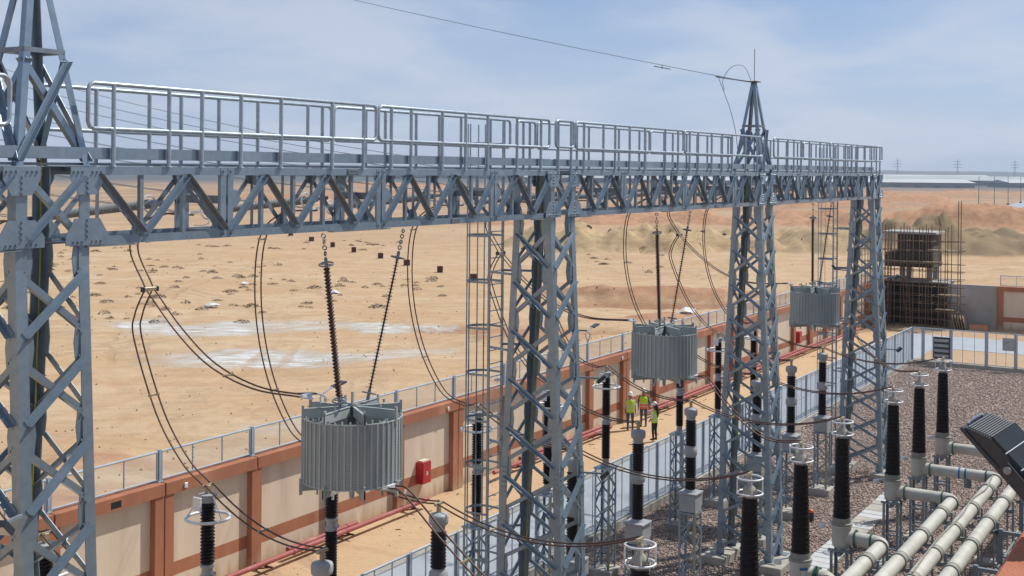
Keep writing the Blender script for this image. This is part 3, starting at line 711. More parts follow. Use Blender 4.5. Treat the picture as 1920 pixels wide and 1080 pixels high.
for fa_, fb_, nrm in faces:
    nv = V(nrm)
    for i in range(NP):
        za, zb = zl[i], zl[i + 1]
        a0, a1, b0, b1 = legp(*fa_, za + .1), legp(*fa_, zb - .1), legp(*fb_, za + .1), legp(*fb_, zb - .1)
        for (p, q, lvl) in ((a0, b1, 0.0), (b0, a1, 1.0)):
            d = unit(q - p); c = nv.cross(d)
            if c.z < 0: c = -c
            p2 = p + d * .12; q2 = q - d * .12
            offs = nv * (0.002 if lvl == 0 else -.02)
            if lvl == 0: MB().angle(p2 + offs - c * .042, q2 + offs - c * .042, .085, .009, c, nv).build('diagonal', 'galv', col)
            else: MB().angle(p2 + offs - c * .042, q2 + offs - c * .042, .085, .009, c, -nv).build('diagonal', 'galv', col)
    for i in range(NP + 1):
        for f_, g_ in ((fa_, fb_), (fb_, fa_)):
            p = legp(*f_, zl[i]); t_ = unit(legp(*g_, zl[i]) - p); u_ = V((0, 0, 1)); o = -nv * .016
            h_ = .28
            poly = [p + o + t_ * .03 + u_ * h_, p + o + t_ * .23 + u_ * h_ * .85, p + o + t_ * .26, p + o + t_ * .23 - u_ * h_ * .85, p + o + t_ * .03 - u_ * h_]
            mb = MB().plate(poly, -nv, .012)
            for s_ in (-1, 1): mb.bolt(p + o + t_ * .14 + u_ * s_ * .12, nv); mb.bolt(p + o + t_ * .18 + u_ * s_ * .17, nv)
            mb.build('gusset', 'galv', col)
# head panel between the beam chords
for sy in (-1, 1):
    for (z0, z1) in ((11.6, 12.4),):
        for s_ in (-1, 1):
            p, q = V((-.42 * s_, sy * .475, z0)), V((.42 * s_, sy * .475, z1)); d = unit(q - p); c = V((0, sy, 0)).cross(d); c = c if c.z > 0 else -c
            off_ = V((0, sy, 0)) * (.03 if s_ > 0 else -.02)
            MB().angle(p + off_ - c * .04, q + off_ - c * .04, .08, .008, c, V((0, sy * (1 if s_ > 0 else -1), 0))).build('diagonal', 'galv', col)
    for sx in (-1, 1):
        x = sx * .5; y = sy * .498; o_ = V((0, sy, 0))
        for (zz, kind_) in ((12.33, 1), (11.62, -1)):
            w1, w2 = .27, .34
            if kind_ > 0: poly = [(x - w1, y, zz + .16), (x + w1, y, zz + .16), (x + w1 - .0, y, zz), (x + .15, y, zz - .2), (x - .15, y, zz - .2), (x - w1, y, zz)]
            else: poly = [(x - w2, y, zz - .15), (x + w2, y, zz - .15), (x + w2, y, zz - .02), (x + .2, y, zz + .2), (x - .2, y, zz + .2), (x - w2, y, zz - .02)]
            mb = MB().plate(poly, o_, .012)
            for bx_ in ((-.22, -.15, -.08, .08, .15, .22)): mb.bolt((x + bx_, y + sy * .012, zz + (.1 if kind_ > 0 else -.1)), o_)
            for bz_ in range(4): mb.bolt((x, y + sy * .012, zz + (.03 - bz_ * .07 if kind_ > 0 else -.03 + bz_ * .07)), o_)
            mb.build('gusset', 'galv', col)
# pointed earth wire peak
pk = MB()
def pkp(sx, sy, z):
    t = (z - 12.5) / (15.38 - 12.5); return V((sx * (.56 * (1 - t) + .07 * t), sy * (.475 * (1 - t) + .07 * t), z))
peak = None
apex = MB().bbox(-.22, .22, -.16, .16, 15.38, 15.41).build('peak_plate', 'rust_steel', col)
for sx in (-1, 1):
    for sy in (-1, 1):
        MB().angle(pkp(sx, sy, 12.5), pkp(sx, sy, 15.38), .1, .01, (-sx, 0, 0), (0, -sy, 0)).build('peak_leg', 'galv', col)
for fa_, fb_, nrm in faces:
    nv = V(nrm)
    MB().angle(pkp(*fa_, 13.95), pkp(*fb_, 13.95), .06, .007, (0, 0, 1), -nv).build('peak_strut', 'galv_dull', col)
    for (p, q, s_) in ((pkp(*fa_, 12.58), pkp(*fb_, 13.88), 1), (pkp(*fb_, 12.58), pkp(*fa_, 13.88), -1)):
        d = unit(q - p); c = nv.cross(d); c = c if c.z > 0 else -c
        MB().angle(p - c * .04 + nv * (.012 if s_ > 0 else -.03), q - c * .04 + nv * (.012 if s_ > 0 else -.03), .085, .008, c, nv * s_).build('peak_diagonal', 'galv', col)
MB().tube([(.03, 0, 15.41), (.03, 0, 16.45)], .012, 6).build('lightning_rod', 'galv_dull', col, 40)
MB().tube([legp(1, 1, .4) + V((-.1, -.1, 0)), legp(1, 1, 11.2) + V((-.1, -.1, 0)), legp(1, 1, 12.6) + V((-.1, -.1, 0))], .012, 6).build('earth_strap', 'yellow', col)
PEAK = ('peak_leg', 'peak_strut', 'peak_diagonal', 'peak_plate', 'lightning_rod')
c2 = dup(col, (TX[1], GY, 0), 'second lattice column from the left with caged ladder and twin floodlights', skip=PEAK)
c3 = dup(col, (TX[2], GY, 0), 'third lattice column from the left, carrying the pointed peak with lightning rod')
c4 = dup(col, (TX[3], GY, 0), 'rightmost and most distant lattice gantry column at the beam end', skip=PEAK)
def ladder(parent, x, y):
    ztop = 13.6
    root = MB().box(x - .3, x - .27, y - .03, y + .03, .3, ztop).box(x + .27, x + .3, y - .03, y + .03, .3, ztop).build('caged_ladder', 'galv', parent)
    rg = MB().tube([(x - .28, y, 0), (x + .28, y, 0)], .012, 6).mesh('rung', 40); rg.materials.append(M['galv'])
    z = .6
    while z < 12.4: link('rung', rg, root, (0, 0, z)); z += .3
    hp = MB(); n = 14
    pts = [V((x + .32 * math.cos(a) * 1.1, y + .36 + .36 * math.sin(a), 0)) for a in [math.pi * i / n for i in range(n + 1)]]
    pts = [V((x + .3, y, 0))] + pts + [V((x - .3, y, 0))]
    for a, b in zip(pts[:-1], pts[1:]): hp.bar(a, b, .008, .05)
    hp = hp.mesh('hoop'); hp.materials.append(M['galv'])
    for z in np.arange(2.6, 13.5, 1.05): link('hoop', hp, root, (0, 0, float(z)))
    for i in (2, 4, 7, 10, 12):
        p = pts[i + 1]; MB().box(p.x - .02, p.x + .02, p.y - .004, p.y + .006, 2.6, 13.55).build('cage_strap', 'galv', root)
    for z in (2.2, 4.3, 6.4, 8.5, 10.2):
        yb = hw(z)
        MB().bar((x - .28, y, z), (-.55, yb, z - .02), .05, .05).bar((x + .28, y, z), (.55, yb, z - .02), .05, .05).build('bracket', 'galv', root)
    return root
ladder(c2, -.2, 1.15); ladder(c4, -.2, 1.2)
def flood(parent, p, d):
    d = unit(d); p = V(p)
    r_ = MB().bar(p, p + d * .42, .04, .04).build('floodlight', 'galv_dull', parent)
    c = p + d * .5; n = unit((d.x * .8, d.y * .8, -.9)); a = d.cross(V((0, 0, 1))).normalized(); b = n.cross(a)
    MB().obox(c, a, b, n, .16, .12, .04).build('housing', 'lamp_dark', r_); MB().obox(c + n * .043, a, b, n, .145, .105, .004).build('lens', 'lamp_glass', r_)
for z in (7.83, 5.7): flood(c2, (.56, -hw(z), z), (.35, -1, 0))
flood(c4, (-.56, hw(8.6), 8.6), (-.3, 1, 0)); flood(c4, (.56, -hw(8.2), 8.2), (.5, -1, 0)); flood(c4, (.56, -hw(5.2), 5.2), (.5, -1, 0)); flood(col, (-.56, -hw(8.2), 8.2), (-1, -.4, 0))

# ------------------------------------------------------------------ gantry beam spans (local x from column centre to column centre)
def beam(x0, label, end=False):
    t = thing('gantry_beam', label, 'gantry beam', (x0, GY, 11.46), 'lattice beam spans between the columns')
    H_ = 1.04; L0, L1 = -.5, 14.0; Yf = .475
    for sy in (-1, 1):
        y = sy * Yf
        MB().angle((.585, y, H_), (12.935, y, H_), .115, .012, (0, 0, -1), (0, -sy, 0)).build('top_chord', 'galv', t)
        MB().angle((.585, y, 0), (12.935, y, 0), .115, .012, (0, 0, 1), (0, -sy, 0)).build('bottom_chord', 'galv', t)
        for s0, s1 in ((.5, 1.35), (5.5, 7.1), (12.2, 13.0)):
            MB().box(s0, s1, y - sy * .02 - .06, y - sy * .02 + .06, -.022, -.008).build('cover_plate', 'galv_dull', t)
        # splices
        for (xs, zz) in ((6.05, H_ - .06), (9.2, .055)):
            mb = MB().box(xs - .14, xs + .14, min(y, y + sy * .012), max(y, y + sy * .012), zz - .055, zz + .055)
            for q in range(7):
                for r_ in (-.025, .025): mb.bolt((xs - .12 + q * .04, y + sy * .012, zz + r_), (0, sy, 0), .012, .016)
            mb.build('splice_plate', 'galv_dull', t)
        segs = [(.68, 3.02, 3, 1), (3.12, 6.8, 5, 0), (6.9, 10.55, 5, 0), (10.65, 12.84, 3, 0)]
        if sy > 0: segs = [(a, b, n, 1 - s_) for a, b, n, s_ in segs]
        for a, b, n, start in segs:
            nodes = [(a + (b - a) * i / n, (H_ - .12 if (i + start) % 2 == 1 else .12)) for i in range(n + 1)] if True else None
            for i in range(n):
                p = V((nodes[i][0], y, nodes[i][1])); q = V((nodes[i + 1][0], y, nodes[i + 1][1])); d = unit(q - p); nv = V((0, sy, 0)); c = nv.cross(d); c = c if c.z > 0 else -c
                rising = q.z > p.z
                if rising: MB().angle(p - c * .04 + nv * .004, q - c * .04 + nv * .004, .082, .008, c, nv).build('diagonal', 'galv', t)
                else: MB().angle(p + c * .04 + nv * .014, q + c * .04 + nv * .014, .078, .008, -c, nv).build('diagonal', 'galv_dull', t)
            for i in range(n + 1):
                xx, zz = nodes[i]; topn = zz > .5; z1 = H_ - .115 if topn else .115
                if 0 < i < n:
                    MB().angle((xx - .03, y - sy * .02, .1), (xx - .03, y - sy * .02, H_ - .1), .06, .007, (1, 0, 0), (0, -sy, 0)).build('vertical', 'galv_dull' if random.random() < .35 else 'galv', t)
                sg_ = -1 if topn else 1
                poly = [(xx - .16, y - sy * .013, z1 - sg_ * .09), (xx + .16, y - sy * .013, z1 - sg_ * .09), (xx + .15, y - sy * .013, z1 + sg_ * .04), (xx + .07, y - sy * .013, z1 + sg_ * .15), (xx - .07, y - sy * .013, z1 + sg_ * .15), (xx - .15, y - sy * .013, z1 + sg_ * .04)]
                mb = MB().plate(poly, (0, -sy, 0), .01)
                for q in (-.09, .09): mb.bolt((xx + q, y - sy * .013, z1 + sg_ * .07), (0, sy, 0), .013, .02)
                mb.build('gusset', 'galv', t)
        for xs in (3.07, 6.85, 10.6):
            for s_ in (-.075, .075):
                MB().box(xs + s_ - .055, xs + s_ + .055, y - .02 - sy * .014, y + .02 - sy * .014, .0, H_ - .0).build('double_vertical', 'galv', t)
                MB().bolt((xs + s_, y + sy * .012, H_ - .055), (0, sy, 0)).bolt((xs + s_, y + sy * .012, .055), (0, sy, 0)).build('bolt', 'galv_dull', t)
            poly = [(xs + .02, y - sy * .03, .42), (xs + .24, y - sy * .03, .46), (xs + .34, y - sy * .03, .56), (xs + .24, y - sy * .03, .7), (xs + .02, y - sy * .03, .74)]
            if sy < 0: MB().plate(poly, (0, 1, 0), .02).build('lug_plate', 'galv', t)
    for xs in (3.07, 6.85, 10.6):     # cross box girder where the line strings pull
        MB().box(xs - .05, xs + .05, -.43, .43, .50, .62).build('cross_girder', 'galv_dull', t)
        for z in (.02, H_ - .12): MB().bar((xs, -.46, z + .05), (xs, .46, z + .05), .09, .09).build('cross_member', 'galv', t)
        MB().bar((xs - .1, -.45, .1), (xs - .1, .45, H_ - .1), .07, .01, (1, 0, 0)).build('cross_diagonal', 'galv_dull', t)
    for i in range(9):
        xs = .9 + i * 1.46
        MB().bar((xs, -.46, H_ - .04), (xs, .46, H_ - .04), .06, .06).build('cross_member', 'galv', t)
        MB().bar((xs, -.46 if i % 2 else .46, .05), (xs + 1.4, .46 if i % 2 else -.46, .05), .06, .012).build('plan_brace', 'galv_dull', t)
    # walkway grating bars
    gb_ = MB()
    for q in range(9): gb_.box(-.5, 13.0, -.40 + q * .1 - .003, -.40 + q * .1 + .003, H_ + .012, H_ + .045)
    for q in range(66): gb_.box(-.5 + q * .2045, -.49 + q * .2045, -.41, .41, H_ + .03, H_ + .04)
    gb_.build('walkway_grating', 'galv_dull', t)
    # handrails
    secs = [(-.42, .42, [-.3, .3]), (.5, 6.66, [.92, 1.9, 2.53, 3.33, 4.22, 5.47, 6.31]), (6.72, 12.82, [7.1, 7.7, 8.7, 9.5, 10.3, 11.45, 12.45])]
    if x0 in (TX[0], TX[2]): secs = secs[1:]
    if end: pass
    for sy in (-1, 1):
        y = sy * .5
        for si, (a, b, posts) in enumerate(secs):
            if sy > 0: posts = [min(max(p + (.55 if b - a > 2 else 0), a + .3), b - .25) for p in posts]
            zt, zm, rr = H_ + 1.1, H_ + .5, .09
            if b - a < 2: zm = H_ + .52
            loop = [V((a + .35, y, zm)), V((a + rr, y, zm)), V((a + rr * .3, y, zm + rr * .3)), V((a, y, zm + rr)), V((a, y, zt - rr)), V((a + rr * .3, y, zt - rr * .3)), V((a + rr, y, zt)),
                    V((b - rr, y, zt)), V((b - rr * .3, y, zt - rr * .3)), V((b, y, zt - rr)), V((b, y, zm + rr)), V((b - rr * .3, y, zm + rr * .3)), V((b - rr, y, zm)), V((a + .3, y, zm))]
            root = MB().tube(loop, .03, 10, False).build('handrail', 'galv_pipe', t, 50)
            for p in posts:
                MB().tube([(p, y, H_), (p, y, zt - .01)], .031, 10).lathe([(.055, 0), (.05, .012)], 10, (p, y, H_)).build('post', 'galv_pipe', root, 40)
        MB().box(-.45, 13.0, y - sy * .05 - .004, y - sy * .05 + .004, H_ + .1, H_ + .25).build('toe_board', 'galv', t)
    return t
beam(TX[0] - 13.5, 'gantry beam stub running off the left frame edge'); beam(TX[0], 'nearest gantry beam span between the first and second columns')
beam(TX[1], 'middle gantry beam span between second and third columns'); b3 = beam(TX[2], 'farthest gantry beam span ending at the rightmost column')
for sy in (-1, 1):
    y = sy * .475
    MB().angle((12.97, y, 1.04), (14.06, y, 1.04), .115, .012, (0, 0, -1), (0, -sy, 0)).build('top_chord', 'galv', b3); MB().angle((12.97, y, 0), (14.06, y, 0), .115, .012, (0, 0, 1), (0, -sy, 0)).build('bottom_chord', 'galv', b3)
    r_ = MB().tube([(13.0, sy * .5, 1.54), (14.02, sy * .5, 1.54), (14.08, sy * .5, 1.6), (14.08, sy * .5, 2.08), (14.02, sy * .5, 2.14), (12.9, sy * .5, 2.14)], .03, 10).build('handrail', 'galv_pipe', b3, 50)
    for p in (13.2, 13.75): MB().tube([(p, sy * .5, 1.04), (p, sy * .5, 2.13)], .031, 10).build('post', 'galv_pipe', r_, 40)
r_ = MB().tube([(14.1, -.5, 1.54), (14.1, .5, 1.54)], .03, 8).tube([(14.1, -.5, 2.14), (14.1, .5, 2.14)], .03, 8).build('handrail', 'galv_pipe', b3, 50)
for p in (-.25, 0, .25): MB().tube([(14.1, p, 1.54), (14.1, p, 2.14)], .025, 8).build('post', 'galv_pipe', r_, 40)
MB().box(12.9, 14.1, -.44, .44, 1.06, 1.1).build('walkway_grating', 'galv_dull', b3)

# ------------------------------------------------------------------ insulators
def sheds(z0, z1, n, rs, rc, r0=None, alt=1.0):
    pr = [(rc * (1 if r0 is None else r0[0]), z0)]; st = (z1 - z0) / n
    for i in range(n):
        f_ = 1.0 if r0 is None else r0[0] + (r0[1] - r0[0]) * i / max(1, n - 1)
        z = z0 + i * st; q = rs * f_ * (1 if i % 2 == 0 else alt)
        pr += [(rc * f_, z + st * .12), (q, z + st * .30), (q * .985, z + st * .46), (rc * f_, z + st * .92)]
    pr.append((pr[-1][0], z1)); return pr
def thin_sheds(z0, z1, n, rs, rc):
    pr = [(rc, z0)]; st = (z1 - z0) / n
    for i in range(n):
        z = z0 + (i + .5) * st; pr += [(rc, z - .008), (rs * (1 if i % 2 else .8), z - .001), (rs * (1 if i % 2 else .8), z + .003), (rc, z + .008)]
    return pr + [(rc, z1)]
XS = [13.15, 16.8, 20.45, 26.25, 29.95, 33.6, 39.3, 42.9, 46.7]
BAY = ['left', 'left', 'left', 'middle', 'middle', 'middle', 'right', 'right', 'right']
NTH = ['first', 'second', 'third', 'fourth', 'fifth', 'sixth', 'seventh', 'eighth', 'ninth']

def stand(t, zt_, wd, npan, foot=.75):
    h = wd / 2
    MB().bbox(-foot / 2, foot / 2, -foot / 2, foot / 2, 0, .3, .015).build('footing', 'concrete', t)
    for sx in (-1, 1):
        for sy in (-1, 1): MB().angle((sx * h, sy * h, .3), (sx * h, sy * h, zt_), .06, .008, (-sx, 0, 0), (0, -sy, 0)).build('leg', 'galv', t)
    for fa_, fb_, nrm in faces:
        nv = V(nrm); zz = [.38 + (zt_ - .5) * i / npan for i in range(npan + 1)]
        for i in range(npan):
            p = V((fa_[0] * h, fa_[1] * h, zz[i])); q = V((fb_[0] * h, fb_[1] * h, zz[i + 1]))
            if i % 2: p, q = V((fb_[0] * h, fb_[1] * h, zz[i])), V((fa_[0] * h, fa_[1] * h, zz[i + 1]))
            d = unit(q - p); c = nv.cross(d); c = c if c.z > 0 else -c
            MB().angle(p - c * .02 - nv * .01, q - c * .02 - nv * .01, .045, .006, c, -nv).build('brace', 'galv', t)
    MB().bbox(-h - .03, h + .03, -h - .03, h + .03, zt_, zt_ + .04, .005).build('top_plate', 'galv', t)
    MB().tube(catmull([(-h - .02, -h - .02, .05), (-h - .03, -h - .03, 1.2), (-h - .03, -h - .02, zt_ - .05), (-h * .3, -h - .02, zt_ + .08)], 4), .013, 5).build('earth_strap', 'yellow', t)

ar = thing('surge_arrester', 'x', 'surge arrester', (XS[1], 16.8, 0), 'black surge arresters with grading rings behind the beam')
stand(ar, 3.36, .5, 6)
MB().lathe([(.16, 3.4), (.16, 3.44), (.1, 3.5), (.1, 3.66)], 16).build('base_flange', 'equip_grey', ar, 40)
MB().lathe(sheds(3.66, 4.7, 17, .138, .1), 20).build('lower_insulator', 'porcelain', ar, 50)
MB().lathe([(.1, 4.7), (.13, 4.72), (.13, 4.78), (.105, 4.8), (.105, 4.9), (.135, 4.93), (.135, 4.98), (.09, 5.0)], 16).box(-.03, .03, -.2, -.1, 4.8, 4.86).build('middle_flange', 'equip_grey', ar, 40)
MB().lathe(sheds(5.0, 6.14, 18, .138, .1), 20).build('upper_insulator', 'porcelain', ar, 50)
MB().lathe([(.09, 6.14), (.12, 6.16), (.13, 6.26), (.17, 6.28), (.17, 6.31), (.05, 6.32)], 16).build('cap', 'equip_grey', ar, 40)
rg_ = MB().torus((0, 0, 5.86), .41, .03, 32, 8).build('grading_ring', 'alu', ar, 60)
for k in range(3):
    a = 2.1 * k + .4; MB().tube([(.15 * math.cos(a), .15 * math.sin(a), 6.28), (.41 * math.cos(a), .41 * math.sin(a), 5.87)], .012, 6).build('strut', 'alu', rg_)
MB().bbox(-.04, .04, -.04, .04, 6.32, 6.48, .005).bar((-.14, 0, 6.47), (.14, 0, 6.47), .05, .05).build('terminal', 'brass', ar)
MB().bbox(-.3, -.26, -.1, .1, 6.05, 6.3, .004).build('data_plate', 'alu', ar)
def albl(i): return f'surge arrester on lattice stand, {NTH[i]} from the left in the row by the yard fence'
ar['label'] = albl(1)
for i in range(9):
    if i != 1: dup(ar, (XS[i], 16.8, 0), albl(i))

vt = thing('voltage_transformer', 'x', 'voltage transformer', (XS[1], 14.0, 0), 'capacitor voltage transformers under the beam')
stand(vt, 2.42, .52, 4, .8)
MB().bbox(-.26, .26, -.26, .26, 2.48, 3.0, .02).bbox(-.2, .2, -.2, .2, 2.46, 2.48).build('tank', 'equip_grey', vt)
MB().bbox(-.3, .3, -.3, .3, 3.0, 3.04, .01).build('tank_lid', 'equip_grey', vt)
MB().bbox(.265, .47, -.2, .16, 2.56, 2.96, .015).build('terminal_box', 'equip_grey', vt)
MB().lathe([(.2, 3.04), (.17, 3.1), (.15, 3.12)], 20).build('collar', 'equip_grey', vt, 40)
MB().lathe(sheds(3.12, 4.06, 13, .165, .125), 22).build('lower_insulator', 'porcelain', vt, 50)
MB().lathe([(.13, 4.06), (.15, 4.08), (.19, 4.12), (.2, 4.2), (.19, 4.3), (.15, 4.36), (.13, 4.4)], 22).build('middle_flange', 'equip_grey', vt, 40)
MB().lathe(sheds(4.4, 5.16, 11, .165, .125), 22).build('upper_insulator', 'porcelain', vt, 50)
MB().lathe([(.13, 5.16), (.135, 5.2), (.14, 5.27), (.19, 5.3), (.2, 5.36), (.2, 5.45), (.185, 5.49), (.12, 5.51), (.05, 5.53)], 24).build('head', 'equip_grey', vt, 60)
MB().bbox(-.035, .035, -.035, .035, 5.53, 5.72, .005).bar((-.14, 0, 5.7), (.14, 0, 5.7), .05, .05).build('terminal', 'brass', vt)
def vlbl(i): return f'grey headed voltage transformer on lattice stand, {NTH[i - 1]} from the left under the beam' if i else 'grey headed voltage transformer just below the lower left frame edge'
vt['label'] = vlbl(1)
for i in range(9):
    if i != 1: dup(vt, (XS[i], 14.0, 0), vlbl(i))
for i in (7, 8):
    t = thing('cable_stub', f'black cable stub with orange cap at the foot of the {NTH[i - 1]} voltage transformer', 'cable stub', (XS[i] - .1, 13.2, 0))
    MB().lathe([(.1, 0), (.1, .34), (.08, .36)], 14).build('stub', 'lamp_dark', t, 40); MB().lathe([(.09, .36), (.11, .39), (.08, .46), (.01, .48)], 14).build('cap', 'orange_cap', t, 60)

# bushings with gas ducts
bu = thing('wall_bushing', 'x', 'bushing', (XS[5], 9.5, 0), 'black tapered bushings on cream gas ducts')
MB().lathe(sheds(2.98, 5.16, 34, .245, .215, (1.0, .76), .93), 26).build('insulator', 'porcelain', bu, 50)
MB().lathe([(.25, 2.78), (.29, 2.79), (.29, 2.83), (.25, 2.84), (.25, 2.98), (.2, 2.985)], 26).build('base_collar', 'flange', bu, 40)
MB().lathe([(.1, 5.16), (.12, 5.2), (.12, 5.26), (.15, 5.28), (.165, 5.33), (.15, 5.38), (.06, 5.45), (.05, 5.62)], 20).build('cap', 'concrete', bu, 50)
for z in (5.28, 5.62):
    rg_ = MB().torus((0, 0, z), .285, .023, 32, 8).build('grading_ring', 'alu', bu, 60)
for k in range(4):
    a = k * math.pi / 2 + .5; MB().box(.285 * math.cos(a) - .011, .285 * math.cos(a) + .011, .285 * math.sin(a) - .011, .285 * math.sin(a) + .011, 5.29, 5.61).build('ring_strut', 'alu', bu)
MB().bbox(-.03, .03, -.03, .03, 5.6, 5.74, .004).bar((-.12, 0, 5.72), (.12, 0, 5.72), .05, .05).build('terminal', 'brass', bu)
MB().lathe([(.05, 2.12), (.2, 2.14), (.25, 2.2), (.26, 2.3), (.26, 2.72), (.29, 2.73), (.29, 2.78)], 26).lathe([(.2, .15), (.2, .34), (.235, .345), (.235, .375)], 24, (0, 0, 2.43), (0, -1, 0)).build('housing', 'pipe_cream', bu, 40)
MB().lathe([(.255, .376), (.255, .41)], 24, (0, 0, 2.43), (0, -1, 0)).build('gasket', 'green', bu, 40)
for sx in (-1, 1):
    MB().angle((sx * .25, -.25, 0.03), (sx * .25, -.25, 2.08), .08, .01, (-sx, 0, 0), (0, 1, 0)).angle((sx * .25, .25, 0.03), (sx * .25, .25, 2.08), .08, .01, (-sx, 0, 0), (0, -1, 0)).build('support_post', 'galv_dull', bu)
    MB().bar((sx * .25, -.27, 1.1), (sx * .25, .27, 1.1), .05, .05).bar((sx * .25, -.27, .5), (sx * .25, .27, .5), .05, .05).build('support_tie', 'galv_dull', bu)
    MB().bbox(sx * .25 - .05, sx * .25 + .05, -.3, .3, 2.08, 2.13, .006).build('saddle', 'galv_dull', bu)
    MB().lathe([(.03, 1.95), (.03, 2.25)], 8, (sx * .25, -.2, 0)).build('jack_bolt', 'galv', bu)
MB().bar((-.28, 0, 2.0), (.28, 0, 2.0), .08, .1).build('support_beam', 'galv_dull', bu)
MB().bbox(-.5, .5, -.42, .42, 0, .12, .015).build('footing', 'concrete', bu)
MB().bar((-.25, .2, 2.86), (-.62, .42, 2.86), .05, .02).bar((-.62, .42, 2.84), (-.7, .3, 2.84), .12, .1).build('earth_bracket', 'alu', bu)
def blbl(i): return f'tall black tapered bushing on cream housing, {NTH[i - 2]} from the left in the bushing row' if i > 1 else 'black tapered bushing just below the bottom frame edge'
bu['label'] = blbl(5)
for i in (1, 2, 3, 4, 6, 7, 8): dup(bu, (XS[i], 9.5, 0), blbl(i))
t = thing('inspection_tag', 'white tag between two blue strips on a bushing housing', 'tag', (XS[4], 9.5, 2.43))
def arc(za, zb, r, a0, a1, ma, nm):
    mb = MB(); n = 8
    vs = [(r * math.cos(a0 + (a1 - a0) * i / n), r * math.sin(a0 + (a1 - a0) * i / n), z) for z in (za, zb) for i in range(n + 1)]
    mb.add(vs, [(i, i + 1, n + 2 + i, n + 1 + i) for i in range(n)]); mb.build(nm, ma, t)
a_ = math.atan2(-9.5, -XS[4]) ; arc(-.2, -.14, .264, a_ - .05, a_ + .75, 'blue_tape', 'strip'); arc(.16, .22, .264, a_ - .05, a_ + .75, 'blue_tape', 'strip'); arc(-.13, .15, .264, a_ + .1, a_ + .55, 'alu', 'card')
# ducts: stub towards the building, elbow, long run
ducts = [(4, 8.8, 'cream gas duct elbowing beside the housing with blue strips'), (5, 8.35, 'cream gas duct, second long run from the left beyond the pale trench covers'), (6, 7.65, 'cream gas duct, third long run with rounded elbow in mid view'),
         (7, 6.98, 'cream gas duct with two blue bands and a loose cable along it'), (8, 6.3, 'cream gas duct nearest the terracotta parapet, passing behind the floodlight')]
for i, ye, lab in ducts:
    t = thing('gas_duct', lab, 'gas duct', (XS[i], 9.5, 2.43), 'cream gas ducts running parallel to the beam')
    y0 = -.412; ys_ = ye - 9.5 + .34; xe = 22 - XS[i] + (ye - 6) * 0
    if ys_ < y0 - .05: MB().tube([(0, y0, 0), (0, ys_ , 0)], .185, 24).build('stub_pipe', 'pipe_cream', t, 40)
    yf = min(ys_, y0 - .05)
    MB().lathe([(.235, 0), (.235, .04)], 24, (0, yf, 0), (0, -1, 0)).build('flange', 'green', t, 40)
    ye_ = ye - 9.5
    el = [V((0, yf - .04, 0))] + [V((-.34 + .34 * math.cos(a), ye_ + .34 - .34 - (0) + (.0), 0)) for a in ()]
    yc = yf - .05; rad = .3
    el = [V((-rad + rad * math.cos(q), yc - rad * math.sin(q), 0)) for q in [math.pi / 2 * k / 6 for k in range(7)]]
    MB().tube([V((0, yf - .04, 0))] + el + [V((-rad - .12, yc - rad, 0))], .19, 24).build('elbow', 'pipe_cream', t, 60)
    yl = yc - rad
    fm = MB().lathe([(.235, 0), (.235, .05)], 24, (-rad - .12, yl, 0), (-1, 0, 0))
    for q in range(14): fm.bolt((-rad - .12, yl + .213 * math.cos(q * .4488), .213 * math.sin(q * .4488)), (1, 0, 0), .014, .025)
    fm.build('flange', 'flange', t, 40)
    x1_ = 21.0 - XS[i]
    MB().tube([(-rad - .17, yl, 0), (x1_, yl, 0)], .19, 28).build('long_pipe', 'pipe_cream', t, 40)
    x = -rad - 1.6
    while x > x1_:
        MB().lathe([(.192, -.07), (.225, -.06), (.225, .0), (.195, .005), (.195, .26), (.2, .262), (.2, .275), (.192, .28)], 28, (x, yl, 0), (1, 0, 0), False).build('clamp_ring', 'flange', t, 40); x -= 2.55
    for xx in (-1.7, -4.3, -6.8, -9.4):
        if XS[i] + xx < 27: continue
        s_ = MB().bar((xx, yl - .3, -.26), (xx, yl + .3, -.26), .1, .1).box(xx - .04, xx + .04, yl - .3, yl - .25, -2.43, .05).box(xx - .04, xx + .04, yl + .25, yl + .3, -2.43, .05).build('support_frame', 'galv_dull', t)
        MB().bbox(xx - .25, xx + .25, yl - .4, yl + .4, -2.43, -2.25).build('plinth', 'concrete', s_)
    if i == 7:
        for q in (.55, .75): MB().lathe([(.188, 0), (.188, .06)], 24, (0, y0 - q - .35, 0), (0, -1, 0)).build('blue_band', 'blue_tape', t, 40)
        MB().tube(catmull([(-.6, yl + .05, .2), (-2.5, yl - .08, .21), (-4.2, yl + .06, .21), (-6, yl - .02, .21), (-9, yl + .07, .21), (-12, yl, .21)], 6), .025, 6).build('loose_cable', 'flange', t, 40)
    if ye_ > -100: MB().lathe([(.12, 0), (.12, .3), (.15, .3), (.15, .36)], 14, (0, (y0 + yf) / 2 - .3 if yf < -.9 else yf - .15, -.45)).build('drain_stub', 'galv_dull', t, 40)
t = thing('duct_frame', 'galvanised support frame with rails under the ducts at lower right', 'support frame', (39.5, 5.2, 0))
for dx in (-6, -2.2, 1.6):
    for dy in (-.2, .75): MB().bbox(dx - .06, dx + .06, dy - .06, dy + .06, 0.03, 2.3).build('post', 'galv_dull', t)
    MB().bar((dx, -.3, 2.2), (dx, .9, 2.2), .1, .1).bar((dx, -.3, 1.5), (dx, .9, 1.5), .05, .05).bar((dx, -.3, .8), (dx, .9, .8), .05, .05).build('crosspiece', 'galv_dull', t)
for dy in (-.2, .75):
    for z in (.7, 1.3): MB().bar((-6.3, dy, z), (2, dy, z), .05, .05).build('rail', 'galv_dull', t)
MB().bar((.8, .4, 2.2), (1.9, 1.0, 2.6), .08, .1).build('bracket_arm', 'galv', t)
